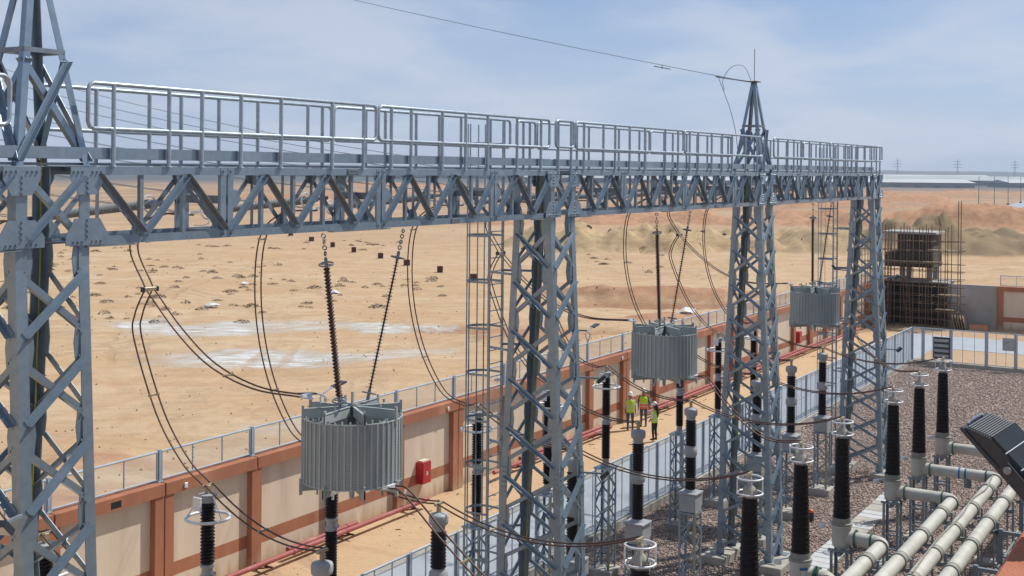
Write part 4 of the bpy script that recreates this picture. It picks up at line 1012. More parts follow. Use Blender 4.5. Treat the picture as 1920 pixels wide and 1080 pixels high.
# cable trench covers
t = thing('trench_cover', 'pale grey slab cover strip across the gravel beside the bushings', 'trench cover', (28, 11.1, .03))
for k in range(42):
    dz = random.uniform(0, .012); MB().bbox(k * .49 + .014, k * .49 + .474, random.uniform(-.015, .015), .85 + random.uniform(-.015, .015), 0, .075 + dz, .012).build('slab', random.choice(('slab_grey', 'concrete', 'slab_grey')), t)

# ------------------------------------------------------------------ line traps and V strings
TRX = [16.93, 30.38, 43.85]
lt = thing('line_trap', 'x', 'line trap', (TRX[0], 13.45, 7.05), 'grey line traps hung from the beam')
pr = []
for k in range(40):
    z = .0 + k * 1.1 / 40; pr += [(.864, z + .002), (.875, z + .004), (.875, z + .019), (.864, z + .021)]
MB().lathe(pr, 56, caps=False).build('winding', 'trap_grey', lt)
MB().lathe([(.80, 1.09), (.80, .01)], 56, caps=False).lathe([(.60, 1.05), (.62, .01)], 40, caps=False).build('inner_winding', 'trap_grey', lt, 40)
MB().torus((0, 0, 1.1), .875, .014, 56, 6).torus((0, 0, 0), .875, .014, 56, 6).build('rim', 'trap_grey', lt, 60)
sl_ = MB().bbox(.862, .889, -.017, .017, -.02, 1.1, .003).mesh('slat'); sl_.materials.append(M['trap_grey'])
for k in range(48): o = link('slat', sl_, lt); o.rotation_euler = (0, 0, 2 * math.pi * k / 48)
arm = MB().box(.05, .9, -.012, .012, 1.1, 1.27).box(.86, .9, -.018, .018, 1.02, 1.33).box(.1, .9, -.024, .024, 1.268, 1.276).box(.55, .58, -.018, .018, 1.3, 1.36).mesh('top_arm'); arm.materials.append(M['trap_grey'])
armb = MB().box(.05, .93, -.012, .012, -.16, -.01).box(.88, .93, -.02, .02, -.22, .06).box(.6, .63, -.018, .018, -.24, -.1).mesh('bottom_arm'); armb.materials.append(M['trap_grey'])
for k in range(8):
    for a_, nm in ((arm, 'top_arm'), (armb, 'bottom_arm')):
        o = link(nm, a_, lt); o.rotation_euler = (0, 0, 2 * math.pi * k / 8 + .12)
MB().lathe([(.09, .0), (.09, 1.28), (.05, 1.3)], 14).build('core_tube', 'trap_dark', lt, 40)
MB().box(-.02, .02, -.02, .02, 1.28, 1.52).lathe([(.04, -.36), (.07, -.1)], 8).build('hub', 'trap_grey', lt)
st_ = MB()
for k in range(40):
    a = 2 * math.pi * k / 40; q = .84 + .03 * (k % 3 - 1); st_.box(q * math.cos(a) - .012, q * math.cos(a) + .012, q * math.sin(a) - .012, q * math.sin(a) + .012, 1.08, 1.14 + .02 * (k % 2))
st_.build('spacer_lugs', 'trap_grey', lt)
MB().bar((-.1, .8, 1.33), (-.2, .98, 1.36), .16, .03).bar((-.28, .93, 1.38), (-.02, .93, 1.38), .06, .06).build('upper_terminal', 'alu', lt)
MB().bar((-.15, -.8, -.05), (-.2, -1.03, .0), .16, .03).bar((-.3, -1.0, .03), (-.08, -1.0, .03), .06, .06).build('lower_terminal', 'alu', lt)
tl = ['nearest and largest grey slatted line trap hanging from the beam', 'grey slatted line trap hanging in the middle bay between second and third columns', 'smallest grey slatted line trap, hanging beside the rightmost column']
lt['label'] = tl[0]
for k in (1, 2): dup(lt, (TRX[k], 13.45, 7.05), tl[k])
def align(o, p0, p1):
    d = V(p1) - V(p0); o.location = p0; o.rotation_mode = 'QUATERNION'; o.rotation_quaternion = d.to_track_quat('Z', 'Y'); return d.length
def string(p0, p1, label, mat_, name, group, r=.058, chain=True, thin=False):
    L_ = (V(p1) - V(p0)).length
    t = thing(name, label, 'insulator', (0, 0, 0), group); align(t, p0, p1)
    a, b = (.62, L_ - .22) if chain else (.45, L_ - .4)
    n = int((b - a) / .062)
    if thin: MB().lathe(thin_sheds(a, b, 38, .06, .017), 14).build('shed_stack', mat_, t, 50)
    else: MB().lathe(sheds(a, b, n, r, r * .55), 16).build('shed_stack', mat_, t, 50)
    if chain:
        for k in range(4):
            z = .06 + k * .105; MB().torus((0, 0, z), .035, .012, 14, 6, (1, 0, 0) if k % 2 else (0, 1, 0)).build('chain_link', 'galv_dull', t, 60)
        for z in (.56, L_ - .15):
            q = MB().torus((0, 0, z), .12, .014, 24, 6).bar((-.12, 0, z), (.12, 0, z), .02, .012, (0, 1, 0)).build('arcing_ring', 'galv_dull', t, 60)
        MB().lathe([(.02, .44), (.03, .46), (.03, .62), (.02, .63)], 10).build('end_fitting', 'galv_dull', t, 40); MB().lathe([(.02, L_ - .23), (.03, L_ - .2), (.03, L_ - .02)], 10).build('end_fitting', 'galv_dull', t, 40)
    else:
        MB().bar((0, 0, 0), (0, 0, .45), .06, .03, (1, 0, 0)).lathe([(.05, .25), (.06, .3), (.06, .45)], 10).build('end_fitting', 'galv_dull', t, 40)
        MB().bar((0, 0, L_ - .4), (0, 0, L_), .05, .03, (1, 0, 0)).bbox(-.15, .15, -.02, .02, L_ - .06, L_ + .02).build('yoke_plate', 'alu', t)
        MB().torus((0, 0, .5), .13, .015, 24, 6).build('arcing_ring', 'alu', t, 60); MB().torus((0, 0, L_ - .45), .15, .015, 24, 6).bar((-.15, 0, L_ - .45), (.15, 0, L_ - .45), .02, .01, (0, 1, 0)).build('arcing_ring', 'alu', t, 60)
        MB().tube(catmull([(0, -.03, L_ - .4), (0, -.2, L_ - .5), (0, -.26, L_ - .35), (0, -.24, L_ - .1)], 4), .012, 6).build('arcing_horn', 'alu', t)
    return t
for k in range(3):
    for s_, nm in ((-1, 'left'), (1, 'right')):
        string((TRX[k] + s_ * 1.14, 13.2, 11.43), (TRX[k] + s_ * .38, 13.42, 8.34), f'{nm} brown suspension string holding the {["nearest", "middle", "farthest"][k]} line trap', 'string_brown', 'suspension_insulator', 'brown V strings under the beam', .06, thin=s_ > 0)
SE = {}
for i, x in enumerate(XS):
    p0, p1 = (x + .0, 13.95, 11.98), (x, 17.35, 11.62)
    string(p0, p1, f'grey tension string pulling away from the back of the beam, {NTH[i]} from the left', 'string_grey', 'tension_insulator', 'grey tension strings behind the beam', .075, False)

# ------------------------------------------------------------------ conductors
def sag(p, q, s, n=14):
    p, q = V(p), V(q); return [p.lerp(q, i / n) - V((0, 0, s * 4 * (i / n) * (1 - i / n))) for i in range(n + 1)]
def pair(pts, label, group, sep=.1, r=.0165, spc=(), side=None, name='twin_conductor', mt='conductor'):
    pts = [V(p) for p in pts]
    t = thing(name, label, 'conductor', tuple(pts[0]), group); o = pts[0]
    N = len(pts); offs = []
    for i in range(N):
        d = pts[min(i + 1, N - 1)] - pts[max(i - 1, 0)]
        a = V((1, 0, 0)) if side is None else V(side)
        offs.append(a)
    for s_ in (-1, 1): MB().tube([p - o + a * sep * s_ for p, a in zip(pts, offs)], r, 7).build('conductor', mt, t, 60)
    for f_ in spc:
        i = int(f_ * (N - 1)); p = pts[i] - o
        MB().bar(p - offs[i] * (sep + .02), p + offs[i] * (sep + .02), .03, .03).box(*[v for c_, h_ in zip(p - offs[i] * sep, (.025, .025, .025)) for v in (c_ - h_, c_ + h_)]).box(*[v for c_, h_ in zip(p + offs[i] * sep, (.025, .025, .025)) for v in (c_ - h_, c_ + h_)]).build('spacer', 'brass', t)
    return t
for i, x in enumerate(XS):
    ph = f'{NTH[i]} phase from the left'
    # outgoing span
    pts = [V((x, 17.35 + d, 11.62 + .06 * d + .0018 * d * d)) for d in np.linspace(0, 110, 45)]
    pair(pts, f'overhead twin conductors leaving leftwards from the beam, {ph}', 'overhead line conductors', .1, .008, mt='galv_dull')
    if x < 10: continue
    mid = i % 3 == 1
    if mid:
        cl = V((x, 18.42, 10.1))
        pair(catmull([(x, 17.35, 11.58), (x, 18.2, 11.55), (x, 18.88, 10.95), cl], 8), f'dropper from the tension string down to its clamp, {ph}', 'droppers', .1, .017)
        q = thing('tee_clamp', f'pale tee clamp joining droppers above the {NTH[i]} arrester', 'clamp', tuple(cl)); MB().bbox(-.16, .16, -.035, .035, -.04, .04, .01).build('body', 'brass', q); MB().bbox(-.2, -.15, -.05, .05, -.05, .05).build('bolted_end', 'lamp_dark', q); MB().bbox(.15, .2, -.05, .05, -.05, .05).build('bolted_end', 'lamp_dark', q)
        pair(catmull([cl + V((0, .04, -.02)), (x, 18.72, 9.6), (x, 18.74, 9.1), (x, 18.1, 7.7), (x, 17.4, 6.85), (x, 16.86, 6.5)], 8), f'looping dropper from tee clamp to surge arrester, {ph}', 'droppers', .1, .017, (.55,))
        tx = TRX[i // 3]
        pair(catmull([cl + V((0, -.04, -.03)), (x, 17.6, 9.35), (x, 16.7, 8.76), (x, 15.6, 8.44), (tx - .16, 14.4, 8.41)], 8), f'curved dropper from tee clamp to the line trap top, {ph}', 'droppers', .1, .017, (.6,))
        yb_ = 9.5
        pair(catmull([(tx - .2, 12.42, 7.08), (tx - .2, 12.1, 7.02), (x + .0, 11.3, 6.3), (x, 10.4, 5.72), (x, 9.52, 5.74)], 8), f'curved jumper from the line trap bottom to its bushing, {ph}', 'jumpers to the bushings', .1, .017, (.6,))
    else:
        pair(catmull([(x, 17.35, 11.58), (x, 18.2, 11.5), (x, 18.85, 10.9), (x, 18.95, 9.4), (x, 18.6, 7.9), (x, 17.9, 6.75), (x, 17.2, 6.45), (x, 16.84, 6.5)], 8), f'long dropper from the tension string to surge arrester, {ph}', 'droppers', .1, .017, (.3, .62))
        if i > 0: pair(sag((x, 13.96, 5.72), (x, 9.54, 5.74), .42), f'sagging jumper from voltage transformer to bushing, {ph}', 'jumpers to the bushings', .1, .017, (.35,))
    pair(sag((x, 16.78, 6.5), (x, 14.04, 5.72), .28), f'short jumper from surge arrester to voltage transformer, {ph}', 'jumpers between arresters and transformers', .1, .017, (.5,))
# earth wires from the peaks
for k, nm in ((0, 'leftmost'), (2, 'third')):
    x = TX[k]
    t = thing('earth_wire', f'thin earth wire rising leftwards from the peak of the {nm} column', 'wire', (x, GY, 15.4), 'earth wires from the peaks')
    MB().tube([V((0, .2 + d, .0 + .212 * d + .001 * d * d)) for d in np.linspace(0, 120, 60)], .011, 6).build('wire', 'galv_dull', t, 60)
    MB().tube([(0, .15, 0), (0, 1.3, .2)], .025, 6).build('dead_end', 'galv_dull', t, 60)
    MB().tube(catmull([(0, 1.2, .16), (-.05, 1.0, -.3), (-.1, .75, -.9), (-.15, .55, -1.6), (-.2, .45, -2.2)], 6), .011, 6).tube(catmull([(0, 1.0, -.25), (0, 1.05, .1), (0, .75, .5), (0, .35, .5), (0, .1, .05)], 6), .01, 6).build('bonding_loop', 'galv_dull', t, 60)
    MB().bar((0, 2.9, .5), (0, 3.5, .62), .03, .03).bar((0, 3.2, .66), (0, 3.2, .52), .02, .02).build('vibration_damper', 'galv_dull', t)

sd = MB(); rn = random.Random(4)
for k in range(260):
    x = rn.uniform(25, 92); y = 26.25 - abs(rn.gauss(0, 1.3)); q = rn.uniform(.01, .04) * (1.6 if rn.random() < .1 else 1)
    if y < 23: continue
    if rn.random() < .15:
        a = rn.uniform(0, 6); l = rn.uniform(.1, .45); sd.bar((x, y, .015), (x + l * math.cos(a), y + l * math.sin(a), .02), .02, .02)
    else: sd.add([(x - q, y - q * .7, 0), (x + q, y - q * .6, 0), (x + q * .5, y + q, 0), (x - .2 * q, y, q * .9)], [(0, 1, 3), (1, 2, 3), (2, 0, 3)])
sd.build('strip_rubble', 'scrub', label='stones, sticks and scraps along the foot of the wall', cat='rubble', kind='stuff')
# ------------------------------------------------------------------ people
def person(name, label, loc, rz, top, legs, vest, arm_pose, hair=False, lower_vest=None, hgt=1.74):
    t = thing(name, label, 'person', loc, 'site workers in hard hats', rz)
    mb = MB()
    def limb(pts, rr, n=10): mb.tube(pts, 0, n, True, rr)
    s = hgt / 1.74
    for sx in (-1, 1):
        limb([(sx * .09, 0, .93), (sx * .105, .0, .75), (sx * .11, .015, .5), (sx * .115, .0, .3), (sx * .115, -.02, .09)], [.095, .09, .065, .058, .045])
        limb([(sx * .115, -.06, .05), (sx * .12, .06, .05), (sx * .125, .17, .035)], [.05, .05, .035])
        ep, hp = arm_pose[0 if sx < 0 else 1]
        sh = V((sx * .19, 0, 1.42)); e = V((sx * ep[0], ep[1], ep[2])); h = V((sx * hp[0], hp[1], hp[2]))
        limb([sh - V((sx * .06, 0, -.01)), sh, sh.lerp(e, .5), e, e.lerp(h, .5), h], [.055, .06, .05, .042, .038, .028])
        d = (h - e).normalized(); sd = V((0, 1, 0))
        for k, (o_, l_) in enumerate(((-.028, .075), (-.01, .09), (.01, .085), (.028, .065))):
            b0 = h + d * .05 + sd * o_; limb([b0 - d * .04, b0 + d * l_ * .5, b0 + d * l_ + V((-sx * .015, 0, 0))], [.012, .0105, .0085], 6)
        limb([h - d * .01, h + d * .06], [.03, .034]); limb([h + sd * .02, h + sd * .055 + d * .05], [.013, .01], 6)
    limb([(0, 0, .86), (0, 0, .95), (0, .0, 1.1), (0, .005, 1.28), (0, 0, 1.42), (0, 0, 1.48)], [.13, .15, .14, .155, .14, .06])
    for sx in (-1, 1): limb([(sx * .05, 0, .95), (sx * .06, 0, 1.15), (sx * .07, 0, 1.36), (sx * .06, 0, 1.44)], [.12, .11, .115, .07])
    limb([(0, 0, 1.42), (0, .01, 1.56)], [.055, .05])
    limb([(0, .02, 1.53), (0, .025, 1.58), (0, .02, 1.66), (0, .01, 1.73), (0, 0, 1.77)], [.05, .075, .092, .088, .05], 12)
    limb([(0, .105, 1.64), (0, .125, 1.615)], [.012, .016], 6)
    for sx in (-1, 1): limb([(sx * .088, 0, 1.66), (sx * .098, -.005, 1.63)], [.016, .012], 6)
    me0 = mb.mesh('body_src'); ob = bpy.data.objects.new('body_src', me0); COL.objects.link(ob)
    md = ob.modifiers.new('r', 'REMESH'); md.mode = 'VOXEL'; md.voxel_size = .016
    ms = ob.modifiers.new('s', 'SMOOTH'); ms.iterations = 2
    dg = bpy.context.evaluated_depsgraph_get(); me = bpy.data.meshes.new_from_object(ob.evaluated_get(dg)); me.name = 'body'
    bpy.data.objects.remove(ob)
    for mn in (top, legs, 'skin', 'shoe'): me.materials.append(M[mn])
    for p in me.polygons:
        c = p.center; p.use_smooth = True
        if c.z < .1: p.material_index = 3
        elif c.z > 1.49: p.material_index = 2
        elif c.z < .95 and abs(c.x) < .2 and abs(c.y) < .2: p.material_index = 1
        elif any(((c - V((sx * arm_pose[0 if sx < 0 else 1][1][0], *arm_pose[0 if sx < 0 else 1][1][1:]))).length < .15) for sx in (-1, 1)): p.material_index = 2
        else: p.material_index = 0
    link('body', me, t)
    def shell(z0, z1, ma, nm, g=.022):
        prof = [(.88, .17, .14), (.95, .19, .15), (1.1, .185, .145), (1.28, .195, .155), (1.38, .19, .15), (1.46, .13, .1)]
        zs = np.linspace(z0, z1, 9); v_ = []; f_ = []; n = 24
        for z in zs:
            for k in range(n):
                a = 2 * math.pi * k / n; wx = np.interp(z, [q[0] for q in prof], [q[1] for q in prof]) + g; wy = np.interp(z, [q[0] for q in prof], [q[2] for q in prof]) + g
                v_.append((wx * math.cos(a) * (1 + .02 * math.sin(5 * a + z * 9)), wy * math.sin(a), z))
        for i in range(8):
            for k in range(n): f_.append((i * n + k, i * n + (k + 1) % n, (i + 1) * n + (k + 1) % n, (i + 1) * n + k))
        return MB().add(v_, f_).build(nm, ma, t, 60)
    if lower_vest:
        v1 = shell(1.1, 1.47, vest, 'vest'); shell(.86, 1.1, lower_vest, 'vest_skirt')
    else: v1 = shell(.86, 1.47, vest, 'vest')
    for z in (.97, 1.1, 1.2)[: (2 if lower_vest else 3)][::1]: shell(z, z + .035, 'reflector', 'reflective_band', .027)
    hp_ = MB().lathe([(.118, 1.70), (.116, 1.74), (.105, 1.79), (.08, 1.835), (.04, 1.86), (.005, 1.868)], 20).lathe([(.115, 1.698), (.14, 1.695), (.14, 1.704), (.116, 1.712)], 20, caps=False)
    hp_.box(-.06, .06, .11, .19, 1.695, 1.708).build('hard_hat', 'helmet', t, 50)
    if hair:
        MB().tube([(0, -.05, 1.72), (0, -.1, 1.6), (0, -.15, 1.45), (0, -.17, 1.28), (0, -.16, 1.12)], 0, 10, True, [.09, .1, .09, .075, .03]).build('hair', 'hair', t, 60)
    else: MB().lathe([(.094, 1.60), (.1, 1.66), (.1, 1.70)], 14, (0, -.012, 0)).build('hair', 'hair', t, 60)
    t.scale = (s, s, s); return t
face_cam = math.atan2(-25.4, -53.3) - math.pi / 2
person('person', 'worker in yellow vest, pale blue shirt and jeans standing by the wall', (53.3, 25.35, .0), face_cam + .1, 'shirt_blue', 'denim', 'vest_yellow', (((.25, -.02, 1.12), (.24, .06, .88)), ((.25, -.02, 1.12), (.24, .06, .88))))
person('person', 'worker in yellow and orange vest over dark sleeves, right of his colleague', (54.5, 25.2, .0), face_cam - .15, 'shirt_dark', 'denim', 'vest_yellow', (((.27, -.03, 1.13), (.25, .04, .88)), ((.27, -.03, 1.13), (.25, .05, .88))), lower_vest='vest_orange')
person('person', 'long haired worker in white sleeves and green vest seen from behind the fence', (51.6, 23.3, .07), face_cam - 2.2, 'shirt_white', 'trouser_dark', 'vest_yellow', (((.25, .0, 1.13), (.2, .14, .95)), ((.25, .0, 1.13), (.2, .14, .95))), hair=True, hgt=1.68)

# ------------------------------------------------------------------ building edge with floodlight in the foreground
bd = thing('control_building', 'terracotta parapet corner of the building at the lower right', 'building', (0, 0, 0))
MB().box(-14, 62, -16, .55, 0, 10.4).build('wall', 'cream', bd)
MB().bbox(-14, 62.2, .28, .80, 10.4, 11.0, .02).build('parapet', 'roof_orange', bd)
MB().box(-14, 62.2, -16.2, -15.8, 10.4, 11.0).build('parapet', 'roof_orange', bd)
MB().box(-14, 62, -15.8, .28, 10.4, 10.45).build('roof_deck', 'concrete', bd)
fl_ = thing('led_floodlight', 'dark finned floodlight on the parapet at the right frame edge', 'floodlight', (0, 0, 0))
cr_, cu_, cf_ = rgt, up, fwd
A0 = V((0, 0, CAMH)) + cf_ * 5.0 + cr_ * (5.0 * (1803 - 960) / 2280) + cu_ * (-5.0 * (805 - 327) / 2280)
e1 = unit(cr_ * .6 - cu_ * .75 - cf_ * .449); e2 = cr_ * .184 + cu_ * .0154 + cf_ * .22; e2 = unit(e2 - e1 * e2.dot(e1)); e3 = e1.cross(e2)
if e3.dot(cr_ + cu_) < 0: e3 = -e3
fl_.location = A0
def lp(a, b, c): return e1 * a + e2 * b + e3 * c
LW, LL = .30, .46
fb = MB()
vs = [lp(a, b, c) for b in (0, LW) for (a, c) in ((0, 0), (LL, 0), (LL, .016), (0, .016))]
MB().add(vs, [(0, 1, 2, 3), (7, 6, 5, 4), (0, 4, 5, 1), (1, 5, 6, 2), (2, 6, 7, 3), (3, 7, 4, 0)]).build('front_frame', 'lamp_dark', fl_)
MB().add([lp(.015, .015, -.004), lp(LL - .015, .015, -.004), lp(LL - .015, LW - .015, -.004), lp(.015, LW - .015, -.004)], [(0, 1, 2, 3)]).build('lens', 'lamp_glass', fl_)
def prism(prof, b0, b1):
    n = len(prof); vs = [lp(a, b, c) for b in (b0, b1) for a, c in prof]
    return MB().add(vs, [tuple(range(n)), tuple(range(2 * n - 1, n - 1, -1))] + [(i, n + i, n + (i + 1) % n, (i + 1) % n) for i in range(n)])
ob = prism([(.008, .017), (.012, .024), (.105, .074), (.352, .074), (.445, .026), (.45, .017)], .006, LW - .006).build('housing', 'lamp_dark', fl_); fixnormals(ob.data)
QF = [(0, 1, 2, 3), (7, 6, 5, 4), (0, 4, 5, 1), (1, 5, 6, 2), (2, 6, 7, 3), (3, 7, 4, 0)]
fins = MB()
for k in range(10):
    a = .016 + k * .0092; c = .022 + (a - .012) / .093 * .05
    fins.add([lp(aa, bb, cc) for bb in (.012, LW - .012) for aa, cc in ((a, c), (a + .005, c + .002), (a + .002, c + .010), (a - .003, c + .008))], QF)
f_ = fins.build('end_fins', 'lamp_dark', ob); fixnormals(f_.data)
for a0, a1 in ((.104, .178), (.187, .262), (.271, .352)):
    fins = MB()
    for k in range(24):
        b_ = .012 + k * (LW - .03) / 23
        fins.add([lp(a, bb, c) for bb in (b_, b_ + .005) for a, c in ((a0, .072), (a1, .072), (a1, .086), (a0, .086))], QF)
    f_ = fins.build('fin_block', 'lamp_dark', ob); fixnormals(f_.data)
for a0 in (.1825, .2665): MB().add([lp(a, bb, c) for bb in (.008, LW - .008) for a, c in ((a0 - .002, .074), (a0 + .002, .074), (a0 + .002, .079), (a0 - .002, .079))], QF).build('module_strip', 'alu', ob)
MB().tube([lp(.003, .06, .02), lp(-.004, .1, .03), lp(-.004, LW - .1, .03), lp(.003, LW - .06, .02)], .004, 6).build('clip_bar', 'galv', fl_)
MB().bar(lp(.21, -.012, .045), lp(.40, -.012, .04), .045, .008, e2).bar(lp(.40, -.012, .04), lp(.52, -.012, -.06), .05, .008, e2).bar(lp(.21, LW + .008, .04), lp(.52, LW + .008, -.06), .05, .008, e2).bar(lp(.52, -.01, -.06), lp(.52, LW + .01, -.06), .05, .01).build('bracket', 'lamp_dark', fl_)
MB().lathe([(.016, 0), (.016, .008), (.008, .012)], 12, lp(.235, -.018, .045), -e2).build('pivot_bolt', 'galv_dull', fl_, 40)
pe = lp(.52, LW / 2, -.06) + A0
MB().tube([pe - A0, V((pe.x + .2, .5, pe.z - .05)) - A0, V((pe.x + .25, .5, 10.98)) - A0], .03, 8).build('mounting_arm', 'lamp_dark', fl_, 40)

# ------------------------------------------------------------------ desert: marker blocks, scrub, litter
for i, (x, y) in enumerate([(172.9, 152.3), (160.0, 136.3), (151.3, 124.5), (143.6, 114.1), (135.7, 103.1), (128.7, 93.5), (122.5, 84.0), (115.4, 74.5)]):
    z = ground_z(x, y); t = thing('marker_block', f'dark red marker block on the sand, {NTH[i]} from the left', 'marker', (x, y, z - .05), 'dark red blocks in a row across the desert', .5 + random.random())
    sz = .34; MB().bbox(-sz, sz, -sz, sz, 0, .85, .04).build('block', 'marker_red', t); MB().bbox(-sz - .08, sz + .08, -sz - .08, sz + .08, -.2, .1, .03).build('footing', 'concrete', t)
def tuft(seed, rad, h):
    rn = random.Random(seed); mb = MB()
    for k in range(150):
        a = rn.random() * 6.28; u = rn.random() ** .5; r0 = rad * u; zc_ = h * (1 - u * u) * rn.uniform(.25, 1.0) + .02
        p = V((r0 * math.cos(a) * (1 + .3 * math.sin(3 * a + seed)), r0 * math.sin(a), zc_)); l = rad * rn.uniform(.08, .2)
        d = unit((rn.uniform(-1, 1), rn.uniform(-1, 1), rn.uniform(-.1, .7))) * l; w_ = unit((rn.uniform(-1, 1), rn.uniform(-1, 1), rn.uniform(-1, 1))) * l * .3
        mb.add([p - d - w_, p - d + w_, p + d], [(0, 1, 2)])
    me = mb.mesh('scrub_bush'); me.materials.append(M['scrub']); return me
TF = [tuft(s_, r_, h_) for s_, r_, h_ in ((1, .65, .4), (2, .5, .33), (3, .85, .4), (4, .42, .28), (5, .75, .5))]
cnt = 0
for k in range(900):
    r = 66 * (3.6 ** random.random()); a = R(random.uniform(24, 54))
    x, y = r * math.cos(a), r * math.sin(a)
    if y < 46 or (x - 110) ** 2 + (y - 50) ** 2 < 420: continue
    if vnoise(np.array([x / 26]), np.array([y / 26]), 9)[0] < .40: continue
    o = link('scrub_bush', random.choice(TF), None, (x, y, ground_z(x, y)), 'small dry brown scrub bush on the open sand', 'bush', 'dry scrub dotted over the desert')
    s_ = random.uniform(.45, 1.05); o.scale = (s_, s_, s_ * random.uniform(.7, 1.1)); o.rotation_euler = (0, 0, random.random() * 6)
    cnt += 1
    if cnt >= 230: break
pb = MB()
for k in range(1300):
    r = 48 * (6 ** random.random()); a = R(random.uniform(12, 55)); x, y = r * math.cos(a), r * math.sin(a)
    if y < 30: continue
    s_ = random.uniform(.03, .10) * (1 + r / 150); z = 0
    pb.add([(x - s_, y - s_ * .6, z - .05), (x + s_, y - s_ * .5, z - .05), (x + s_ * .7, y + s_, z - .05), (x, y, z + s_ * .35 + .03)], [(0, 1, 3), (1, 2, 3), (2, 0, 3)])
zz = height(np.array([v[0] for v in pb.v]), np.array([v[1] for v in pb.v]))[0]
pb.v = [(v[0], v[1], v[2] + float(z_)) for v, z_ in zip(pb.v, zz)]
pb.build('desert_debris', 'scrub', label='scattered clods and pebbles over the open desert', cat='debris', kind='stuff')
def litter(x, y, s_, lab):
    mb = MB(); rn = random.Random(int(x * 10))
    vs = [(s_ * rn.uniform(.4, 1) * math.cos(q), s_ * rn.uniform(.4, 1) * math.sin(q), .05 + .3 * s_ * rn.random()) for q in [k * .7 for k in range(9)]] + [(0, 0, .5 * s_)]
    mb.add(vs, [(k, (k + 1) % 9, 9) for k in range(9)]); mb.lathe([(s_ * .5, -.02), (s_ * .45, .06)], 9)
    mb.build('litter', 'litter', loc=(x, y, ground_z(x, y)), label=lab, cat='litter')
litter(79, 79, 1.0, 'white crumpled litter on the sand above the pale puddles'); litter(95, 78, .8, 'small pale litter scrap right of the left suspension string'); litter(97, 41, 1.1, 'pale sheet lying by the pit beyond the wall')
litter(62, 38, .8, 'grey board propped in the sand near the trench'); litter(97, 92, .6, 'small white scrap among the scrub upper left')
rk = [(166, 98, .55), (168, 95, .4), (175, 91, .6), (177, 88, .5), (181, 82, .45), (186, 72, .6), (184, 75, .4)]
for i, (x, y, s_) in enumerate(rk):
    mb = MB(); rn = random.Random(i)
    mb.lathe([(s_ * rn.uniform(.6, .8), -.4), (s_ * rn.uniform(.8, 1), .1), (s_ * rn.uniform(.5, .8), .5 * s_), (s_ * .2, .75 * s_)], 7); mb.v = [(a + rn.uniform(-.2, .2) * s_, b + rn.uniform(-.2, .2) * s_, c + rn.uniform(-.1, .1) * s_) for a, b, c in mb.v]
    mb.build('boulder', 'dark_concrete', loc=(x, y, ground_z(x, y) - .2), label='dark rubble boulder on the yellow spoil heap', cat='boulder', group='dark boulders on the yellow spoil heap')

# ------------------------------------------------------------------ far plain: light poles, car, sheds, pylons
LPx = [(441.2, 78.5), (496.9, 82.7), (537.1, 84.0), (572.3, 84.3)]
for i, (x, y) in enumerate(LPx):
    z = ground_z(x, y); t = thing('light_pole', f'tall thin road light pole far right, {NTH[i]} from the left', 'light pole', (x, y, z), 'light poles along the far asphalt')
    MB().tube([(0, 0, 0), (.3 * (1 - i), 0, 11.6)], .1, 6, True, [.17, .09]).build('pole', 'far_steel', t); MB().tube([(.3 * (1 - i), 0, 11.4), (1.2, -.6, 11.9)], .06, 5).build('arm', 'far_steel', t); MB().bbox(-.5, .5, -.5, .5, -.2, .5).build('base', 'dark_concrete', t)
x, y = 404, 73.7; t = thing('parked_car', 'tiny dark vehicle parked on the far sandy track', 'car', (x, y, ground_z(x, y)), None, R(-60))
MB().add([(-2.2, -.9, .4), (2.2, -.9, .4), (2.2, .9, .4), (-2.2, .9, .4), (-2.2, -.9, 1.1), (2.1, -.9, 1.0), (2.1, .9, 1.0), (-2.2, .9, 1.1), (-1.9, -.75, 1.75), (.6, -.75, 1.75), (.6, .75, 1.75), (-1.9, .75, 1.75), (1.2, -.85, 1.06), (1.2, .85, 1.06)],
         [(0, 3, 2, 1), (0, 1, 5, 12, 4), (3, 7, 13, 6, 2), (1, 2, 6, 5), (0, 4, 7, 3), (12, 5, 6, 13), (4, 12, 9, 8), (7, 11, 10, 13), (8, 9, 10, 11), (12, 13, 10, 9), (4, 8, 11, 7)]).build('body', 'lamp_dark', t)
for sx in (-1.35, 1.35):
    for sy in (-.85, .85): MB().lathe([(.36, -.1), (.36, .1)], 12, (sx, sy, .36), (0, 1, 0)).build('wheel', 'void', t)
def shed(px_x, px_y, ln, wd, eave, ridge, ang, roofm, label):
    z = 0; t = thing('warehouse', label, 'warehouse', (px_x, px_y, z - 1), 'low industrial sheds on the far plain', R(ang))
    a, b = ln / 2, wd / 2
    MB().box(-a, a, -b, b, 0, eave + 1).build('wall', 'shed_wall', t)
    MB().add([(-a - 1, -b - 1, eave + 1.02), (a + 1, -b - 1, eave + 1.02), (a + 1, 0, ridge + 1), (-a - 1, 0, ridge + 1), (a + 1, b + 1, eave + 1.02), (-a - 1, b + 1, eave + 1.02)], [(0, 1, 2, 3), (3, 2, 4, 5), (1, 4, 2), (0, 3, 5), (0, 5, 4, 1)]).build('roof', roofm, t)
    for k in range(int(ln // 18)): MB().box(-a + 6 + k * 18, -a + 12 + k * 18, -b - .15, -b - .02, 1, eave - 1.5).build('door', 'far_steel', t)
shed(1150, 290, 150, 60, 4.5, 7.5, -60, 'white_roof', 'long white roofed shed on the plain, right of the rightmost column'); shed(1300, 165, 100, 60, 4.5, 7.5, -60, 'white_roof', 'white roofed shed at the far right frame edge')
shed(1420, 345, 200, 90, 5.5, 10.3, -60, 'grey_roof', 'wide grey roofed shed behind the long white one'); shed(1520, 200, 150, 90, 5.5, 10.2, -60, 'grey_roof', 'second grey shed standing behind the white roofed ones')
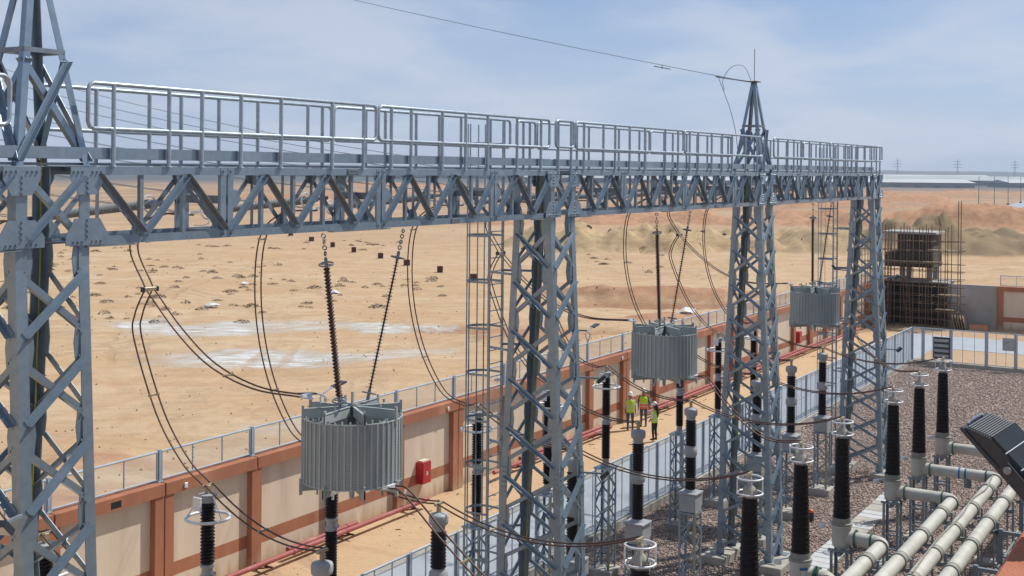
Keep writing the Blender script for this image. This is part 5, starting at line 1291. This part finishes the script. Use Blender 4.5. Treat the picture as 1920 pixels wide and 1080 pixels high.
shed(1120, 440, 160, 60, 4.5, 7.6, -60, 'white_roof', 'white shed glimpsed through the beam near the rightmost column'); shed(1180, 590, 180, 60, 5, 8.6, -60, 'grey_roof', 'grey shed glimpsed through the beam in the middle bay')
shed(1450, 930, 240, 70, 5, 9.5, -60, 'white_roof', 'pale shed on the horizon above the middle of the left span'); shed(1500, 1200, 260, 70, 5, 9.5, -60, 'grey_roof', 'grey shed on the horizon near the left end of the span'); shed(1450, 1560, 260, 70, 6, 10, -60, 'white_roof', 'low pale shed on the horizon farthest left')
shed(2000, 500, 320, 90, 7, 11, -60, 'white_roof', 'most distant pale roofed shed along the horizon at right')
def pylon(x, y, label):
    t = thing('power_pylon', label, 'pylon', (x, y, 0), 'distant power pylons on the horizon', math.atan2(y, x) + math.pi / 2)
    def pp_(sx, sy, z): w_ = 4.2 * (1 - z / 26) + .9 * (z / 26) if z < 26 else .9; return V((sx * w_, sy * w_, z))
    for sx in (-1, 1):
        for sy in (-1, 1): MB().tube([pp_(sx, sy, 0), pp_(sx, sy, 26), V((0, 0, 46))], .3, 4).build('leg', 'far_steel', t)
    mb = MB(); zs = [0, 7, 13, 18, 22, 26, 30, 34, 38]
    for za, zb in zip(zs[:-1], zs[1:]):
        for s_ in (-1, 1): mb.tube([pp_(-1, s_, za), pp_(1, s_, zb)], .2, 4).tube([pp_(1, s_, za), pp_(-1, s_, zb)], .2, 4)
    mb.build('bracing', 'far_steel', t)
    for z, l in ((27, 8.5), (33, 10), (39, 7.5)): MB().tube([(-l, 0, z), (0, 0, z + 1.3), (l, 0, z)], .28, 4).tube([(-l, 0, z), (l, 0, z)], .22, 4).build('cross_arm', 'far_steel', t)
pylon(2652, 637, 'distant power pylon on the horizon just right of the beam end'); pylon(2718, 527, 'distant power pylon on the horizon between its two neighbours'); pylon(2782, 422, 'distant power pylon on the horizon nearest the right frame edge')

# ------------------------------------------------------------------ haze over the plain
hz_ = MB().box(-7600, 7600, -7600, 7600, -6, 62).build('haze', 'void', label='pale dusty haze lying over the desert plain', cat='haze', kind='stuff')
hm = bpy.data.materials.new('haze'); hm.use_nodes = True; nt = hm.node_tree; nt.nodes.clear()
ho = nt.nodes.new('ShaderNodeOutputMaterial'); pv = nt.nodes.new('ShaderNodeVolumePrincipled')
pv.inputs['Color'].default_value = (0.74, 0.86, 1.0, 1); pv.inputs['Density'].default_value = 0.00014; pv.inputs['Anisotropy'].default_value = 0.2
nt.links.new(pv.outputs[0], ho.inputs['Volume']); hz_.data.materials.clear(); hz_.data.materials.append(hm)
